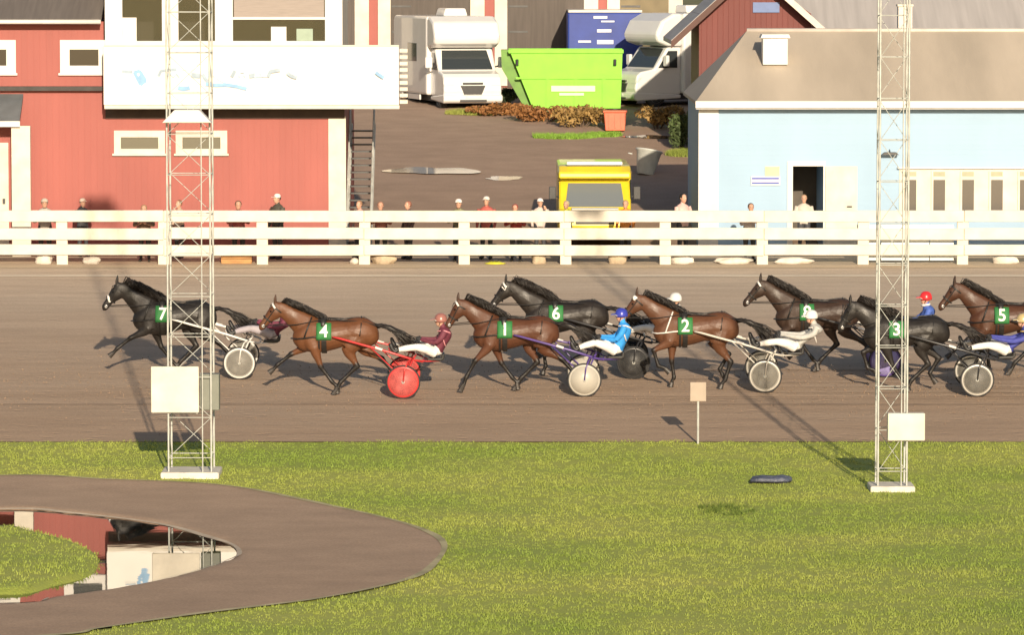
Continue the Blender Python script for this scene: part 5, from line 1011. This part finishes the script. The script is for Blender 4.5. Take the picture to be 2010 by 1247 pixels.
TEAMS = [
 # key, number, x of number, wheel foot y, horse, sulky, driver
 dict(n='7', px=322, py=747, key='A', coat=BLK, h='black racehorse number 7 leading the field', bands=('nose',), col=BLACK,
      s='sulky with white rims behind the leading black horse', fr=RAILW, rim=RAILW, cov=SMOKE, d='driver in maroon jacket and grey trousers behind horse number 7', dk='s', j=fab('maroon jacket', (.16, .03, .06)), p=GRYP, he=mat('maroon helmet', (.17, .03, .05), .3, .08, 5)),
 dict(n='4', px=637, py=785, key='C', coat=BAY, h='bright bay racehorse number 4 harnessed to the red sulky', bands=('brow',), col=BLACK,
      s='red sulky with red spoke covers and red shafts', fr=REDE, rim=REDE, cov=REDC, d='driver in dark red and pink jacket on the red sulky', dk='q', j=fab('dark wine jacket', (.13, .025, .045)), p=PW_, he=mat('rose brown helmet', (.30, .13, .11), .3, .08, 5), stripe=fab('pink panel', (.62, .26, .29))),
 dict(n='1', px=991, py=781, key='E', coat=BAY2, h='dark red bay racehorse number 1 with purple shafts beside it', bands=('brow',), col=BLACK,
      s='purple sulky with solid off-white wheel discs', fr=PUR, rim=DISC, cov=DISC, d='driver in bright blue jacket and royal blue helmet', dk='r', j=fab('bright blue jacket', (.03, .28, .72)), p=PW_, he=mat('royal blue helmet', (.04, .055, .38), .3, .08, 5), stripe=BANDM),
 dict(n='6', px=1091, py=746, key='B', coat=BLK2, h='black racehorse number 6 with white cheek tapes on the outside', bands=('brow', 'cheek'), col=BLACK,
      s='dark sulky half hidden behind the driver in blue', fr=BLKE, rim=BLKE, cov=CLR('dark spoke cover', (.05, .05, .05), .6), d='driver in black jacket with white collar and white helmet behind horse number 6', dk='t', j=fab('black jacket', (.03, .03, .035)), p=PW_, he=mat('white helmet', (.74, .72, .68), .3, .04, 5), collar=BANDM),
 dict(n='2', px=1344, py=773, key='D', coat=BAY3, h='brown bay racehorse number 2 with white poll fleece and white collar', bands=('poll',), col=BANDM,
      s='pale sulky with silver rims and grey covers behind horse number 2', fr=mat('pale sulky enamel', (.52, .49, .43), .3, .06, 6), rim=SIL, cov=SMOKE, d='driver in white and grey jacket with white helmet leaning back on the pale sulky', dk='v', j=fab('pale grey jacket', (.42, .42, .40)), p=PW_, he=mat('white helmet', (.74, .72, .68)), stripe=BANDM),
 dict(n='8', px=1582, py=743, key='F', coat=DBAY, h='dark brown racehorse number 8 on the outside with head held high', bands=('brow',), col=BLACK,
      s='sulky with violet wheel covers behind the dark brown horse', fr=BLKE, rim=PUR, cov=PURC, d='driver in blue jacket with bright red helmet', dk='t', j=fab('blue jacket', (.06, .12, .42)), p=PW_, he=mat('bright red helmet', (.66, .03, .035), .3, .06, 5), collar=BANDM),
 dict(n='3', px=1757, py=781, key='G', coat=BLK, h='black racehorse number 3 passing behind the right mast', bands=(), col=BLACK,
      s='black sulky with grey rims and grey covers nearest the right edge', fr=BLKE, rim=SIL, cov=SMOKE2, d='driver in dark blue and gold jacket at the right edge', dk='v', j=fab('dark blue jacket', (.05, .06, .30)), p=PW_, he=mat('gold helmet', (.45, .36, .18), .3, .06, 5), stripe=fab('gold panel', (.5, .38, .15))),
 dict(n='5', px=1963, py=750, key='H', coat=horse_mat('deep bay coat', (.070, .028, .014)), h='bay racehorse number 5 cut by the right edge of the picture', bands=(), col=BLACK,
      s='sulky behind the bay horse at the right edge of the picture', fr=BLKE, rim=SIL, cov=SMOKE2, d='driver behind the bay horse at the right edge in green', dk='p', j=fab('green jacket', (.04, .20, .08)), p=PW_, he=mat('green helmet', (.04, .2, .08), .3, .06, 5)),
]
for i_, t in enumerate(TEAMS):
    loc = place(t['px'], t['py'])
    make_horse(t['key'], t['n'], t['h'], loc, t['coat'], BLACK, t['bands'], t['col'], 11 + i_)
    make_sulky(t['s'], loc, t['fr'], t['rim'], t['cov'])
    make_driver(t['dk'], t['d'], loc, t['j'], t['p'], t['he'], stripe=t.get('stripe'), collar=t.get('collar'))

# ------------------------------------------------------------------ spectators behind the rails
def stander(arms):
    B = Body(); ln = .10 if arms == 3 else 0.; st = lambda x, y, z, w_, d_: (Vector((x, y, z)), Vector((w_, 0, 0)), Vector((0, d_, 0)))
    B.loft([st(0, .0, .86, .12, .09), st(0, .0, .90, .175, .125), st(0, .0, .98, .175, .125)], 'pants', 16)
    B.loft([st(0, .0, .93, .185, .135), st(0, 0, 1.08, .175, .125), st(0, -.01 - ln * .5, 1.25, .195, .135), st(0, -ln, 1.37 - ln * .3, .205, .12), st(0, .01 - ln * 1.2, 1.44 - ln * .35, .15, .095), st(0, .01 - ln * 1.4, 1.48 - ln * .4, .065, .06)], 'jacket', 16)
    B.limb([(0, .01 - ln * 1.4, 1.45 - ln * .4), (0, -ln * 1.8, 1.54 - ln * .5)], [.056, .052], 'skin'); head_loft(B, Vector((0, -.02 - ln * 2, 1.625 - ln * .5)), Vector((0, -1, -.05)))
    for s_ in (-1, 1):
        if arms == 0: J = [(s_ * .20, 0, 1.39), (s_ * .26, .01, 1.12), (s_ * .25, -.10, .88)]
        elif arms == 1: J = [(s_ * .20, 0, 1.39), (s_ * .27, -.06, 1.14), (s_ * .10, -.30, 1.12)]
        elif arms == 3: J = [(s_ * .20, -.10, 1.33), (s_ * .29, -.22, 1.09), (s_ * .10, -.50, 1.16)]
        else: J = [(s_ * .20, 0, 1.39), (s_ * .30, -.12, 1.16), (s_ * .13, -.25, 1.42)] if s_ > 0 else [(s_ * .20, 0, 1.39), (s_ * .26, .01, 1.12), (s_ * .25, -.10, .88)]
        J = [Vector(p) for p in J]; B.limb([J[0], (J[0] + J[1]) / 2, J[1]], [.075, .064, .054], 'jacket'); B.limb([J[1], (J[1] + J[2]) / 2, J[2]], [.053, .046, .036], 'jacket')
        d = (J[2] - J[1]).normalized(); sd = Vector((1, 0, 0)) if abs(d.x) < .8 else Vector((0, 0, 1)); sd = (sd - d * sd.dot(d)).normalized()
        B.limb([J[2], J[2] + d * .05, J[2] + d * .09], [(.032, .022), (.040, .022), (.036, .018)], 'skin')
        for k in range(4): b_ = J[2] + d * .085 + sd * ((k - 1.5) * .02); ln = (.06, .075, .07, .052)[k]; q = d.cross(sd) * .5; B.limb([b_, b_ + d * ln * .55 + q * .012, b_ + d * ln + q * .04], [.0105, .0105, .009], 'skin', 8)
        B.limb([J[2] + d * .03 - sd * s_ * .03, J[2] + d * .06 - sd * s_ * .055, J[2] + d * .09 - sd * s_ * .055], [.013, .012, .010], 'skin', 8)
        B.limb([(s_ * .09, 0, .92), (s_ * .105, -.005, .70), (s_ * .11, -.01, .50), (s_ * .115, .0, .30), (s_ * .12, .015, .10)], [.105, .090, .068, .060, .045], 'pants')
        B.limb([(s_ * .12, .035, .065), (s_ * .125, -.04, .055), (s_ * .135, -.13, .045), (s_ * .138, -.18, .04)], [.05, .05, .045, .03], 'shoe')
    me = B.fuse('person_body', .0155, 3); B.paint(me, ['jacket', 'pants', 'skin', 'shoe']); return me
SB = [stander(0), stander(1), stander(2), stander(3)]
def hair_mb(c): return MB().lathe([(.084, -.035), (.092, .01), (.088, .06), (.066, .098), (.03, .120), (.004, .124)], 'z', c, 18)
def cap_mb(c): return MB().lathe([(.094, .02), (.096, .05), (.085, .09), (.055, .122), (.004, .132)], 'z', c, 18)
def spectator(label, px, ptop, k, jacket, pants=(.05, .05, .06), cap=None, hair=(.06, .04, .03), Y=115.4, rz=None, hood=None):
    ptop += 10; Y = Y if Y > 116 else (114.62 if k == 3 else Y + rnd.uniform(-.35, .45)); z = T(Y) + .018; hgt = (zat(ptop, Y) - z) / (1.70 if k == 3 else 1.745); g = thing('person', label, 'person', (xat(px, 420, Y), Y, z), (rnd.uniform(-.15, .15) if k == 3 else rnd.uniform(-1.0, 1.0)) if rz is None else rz, 'spectators behind the white rails')
    g.scale = (min(1.08, max(.84, hgt)),) * 3
    nm = 'jacket %d' % (hash(label) % 9999); o = link('body', SB[k], g); set_mats(o, [fab('coat ' + label[:40], jacket), fab('legs ' + label[:40], pants), SKIN, BOOT]); c = Vector((0, -.01 - (.2 if k == 3 else 0), 1.63 - (.05 if k == 3 else 0)))
    hr = part('hair', hair_mb(c + Vector((0, .012, 0))), mat('hair ' + label[:40], hair, .6, .2, 20), g, True)
    if cap:
        m_ = mat('cap ' + label[:40], cap, .7, .08, 8); part('cap', cap_mb(c), m_, g, True); part('cap_peak', MB().prism([(-.07, c.y - .15), (.07, c.y - .15), (.08, c.y - .06), (-.08, c.y - .06)], 'z', c.z + .035, c.z + .045), m_, g)
    for s_ in (-1, 1): part('eye', MB().lathe([(.003, -.008), (.009, -.003), (.009, .003), (.003, .008)], 'y', c + Vector((s_ * .032, -.098, .012)), 8), EYE, g)
    if hood: part('vest_band', ring_band(1.12, .203, .150), hood, g)
def ring_band(z, a, b_):
    mb = MB(); n = 24
    for k in range(n):
        q = []
        for t in (2 * math.pi * k / n, 2 * math.pi * (k + 1) / n):
            for (e_, dz) in ((.0, -.03), (.0, .03), (.012, .03), (.012, -.03)): q.append((math.cos(t) * (a + e_), math.sin(t) * (b_ + e_), z + dz))
        mb.add(q, [(0, 4, 5, 1), (1, 5, 6, 2), (2, 6, 7, 3), (3, 7, 4, 0)])
    return mb
SILV = mat('reflective band', (.62, .62, .60), .4, .05, 9)
spectator('person in pale grey coat behind the rails beside the white porch post', 88, 379, 3, (.36, .33, .30), cap=(.45, .38, .32))
spectator('person in black coat with light cap behind the rails below the red wall', 162, 389, 1, (.03, .03, .035), cap=(.62, .50, .42))
spectator('short person in brown jacket behind the rails below the pair of windows', 284, 395, 3, (.18, .12, .08), hair=(.30, .22, .12))
spectator('person in beige jacket behind the rails next to the left mast', 352, 394, 2, (.46, .34, .26), hair=(.20, .12, .07))
spectator('person with dark hair in red jacket behind the rails right of the left mast', 468, 383, 3, (.36, .09, .08), hair=(.10, .06, .04))
spectator('person in dark green coat with white cap behind the rails below the red wall', 545, 371, 0, (.07, .065, .05), cap=(.74, .70, .66))
spectator('person in pink top behind the rails beside the stair', 706, 392, 1, (.60, .36, .30), hair=(.25, .14, .08))
spectator('person in rust red jacket behind the rails right of the stair', 748, 385, 3, (.34, .13, .10), hair=(.32, .16, .10))
spectator('person in dark brown coat with reddish hair behind the rails in the gap', 802, 387, 0, (.12, .07, .06), hair=(.28, .12, .08))
spectator('person in olive jacket with white cap behind the rails', 902, 380, 3, (.20, .19, .11), cap=(.72, .68, .64))
spectator('person in red jacket with pale cap behind the rails', 955, 376, 0, (.42, .10, .08), cap=(.66, .60, .55))
spectator('person in deep red anorak behind the rails left of the ambulance', 1013, 390, 3, (.38, .05, .045), hair=(.30, .05, .04))
spectator('person in light pink shirt with white cap beside the ambulance', 1060, 380, 2, (.58, .47, .42), cap=(.74, .68, .66))
spectator('ambulance worker in yellow vest standing before the left of the ambulance', 1112, 384, 1, (.66, .66, .04), hair=(.40, .36, .20), hood=SILV)
spectator('ambulance worker in orange vest standing before the right of the ambulance', 1228, 386, 0, (.68, .24, .04), hair=(.35, .25, .12), hood=SILV)
spectator('black-haired person in pink top behind the rails left of the pale blue building', 1340, 370, 1, (.64, .42, .38), hair=(.015, .013, .012))
spectator('person in pale jacket with dark hair behind the rails below the wall sign', 1471, 388, 3, (.60, .52, .48), hair=(.05, .035, .03))
spectator('person in light jacket standing in the open doorway', 1578, 372, 1, (.52, .46, .40), hair=(.30, .2, .12), Y=116.5)

# ------------------------------------------------------------------ wheel ruts and loose sand on the track
RUTM = mat('pressed rut sand', (.32, .226, .154), .95, .2, 1.5)
for i_, t in enumerate(TEAMS):
    y = ground(1005, t['py']).y + .66; x0 = xat(t['px'], 640, y) + 1.65
    for s_ in (-1, 1):
        yy = y + s_ * .655; xs = np.linspace(x0, x0 + 26, 60); w_ = .022 + .010 * np.sin(xs * 3.1 + i_); off = .03 * np.sin(xs * .5 + i_ + s_)
        mb = MB(); mb.v = [(x, yy + o - w2, T(yy + o - w2) + .0155 + i_ * .0006) for x, o, w2 in zip(xs, off, w_)] + [(x, yy + o + w2, T(yy + o + w2) + .0155 + i_ * .0006) for x, o, w2 in zip(xs, off, w_)]
        mb.f = [(k, k + 1, 61 + k, 60 + k) for k in range(59)]; mb.mi = [0] * 59; struct('wheel_rut', mb.mesh('wheel_rut', RUTM))
def clods():
    rg = np.random.default_rng(12); n = 5200; x = rg.uniform(-12.5, 13.5, n); y = 93.5 + rg.normal(0, 2.6, n); y = np.clip(y, 87, 103); r = .006 + .016 * rg.random(n) ** 2.5; z = np.interp(y, TX, TZ) + .012 + r * .5
    xs, ys, zs, rs = [x], [y], [z], [r]
    for i_, t in enumerate(TEAMS):   # sand flicked up behind the hooves
        p = place(t['px'], t['py'])
        for u in (-1.25, -.1, .05, .55):
            m = 26; d = rg.gamma(1.6, .16, m); xs.append(p.x - u + d); ys.append(p.y + rg.normal(0, .16, m)); zs.append(p.z + .02 + rg.random(m) * .16 * np.exp(-d)); rs.append(.004 + .009 * rg.random(m))
    x, y, z, r = (np.concatenate(v) for v in (xs, ys, zs, rs)); o = np.array([(1, 0, 0), (-.5, .87, 0), (-.5, -.87, 0), (0, 0, 1), (0, 0, -.6)]); f = [(0, 1, 3), (1, 2, 3), (2, 0, 3), (1, 0, 4), (2, 1, 4), (0, 2, 4)]
    c = np.stack([x, y, z], 1); jit = rg.uniform(.6, 1.3, (len(x), 5, 1)); V = c[:, None] + o[None] * r[:, None, None] * jit
    mb = MB(); mb.v = [tuple(v) for v in V.reshape(-1, 3)]; mb.f = [tuple(5 * i + k for k in q) for i in range(len(x)) for q in f]; mb.mi = [0] * len(mb.f)
    o_ = struct('loose_sand', mb.mesh('loose_sand', mat('loose sand clods', (.235, .165, .112), .95, .25, 3)), 'stuff'); tag(o_, 'loose sand clods scattered over the trotting track', 'sand')
clods()
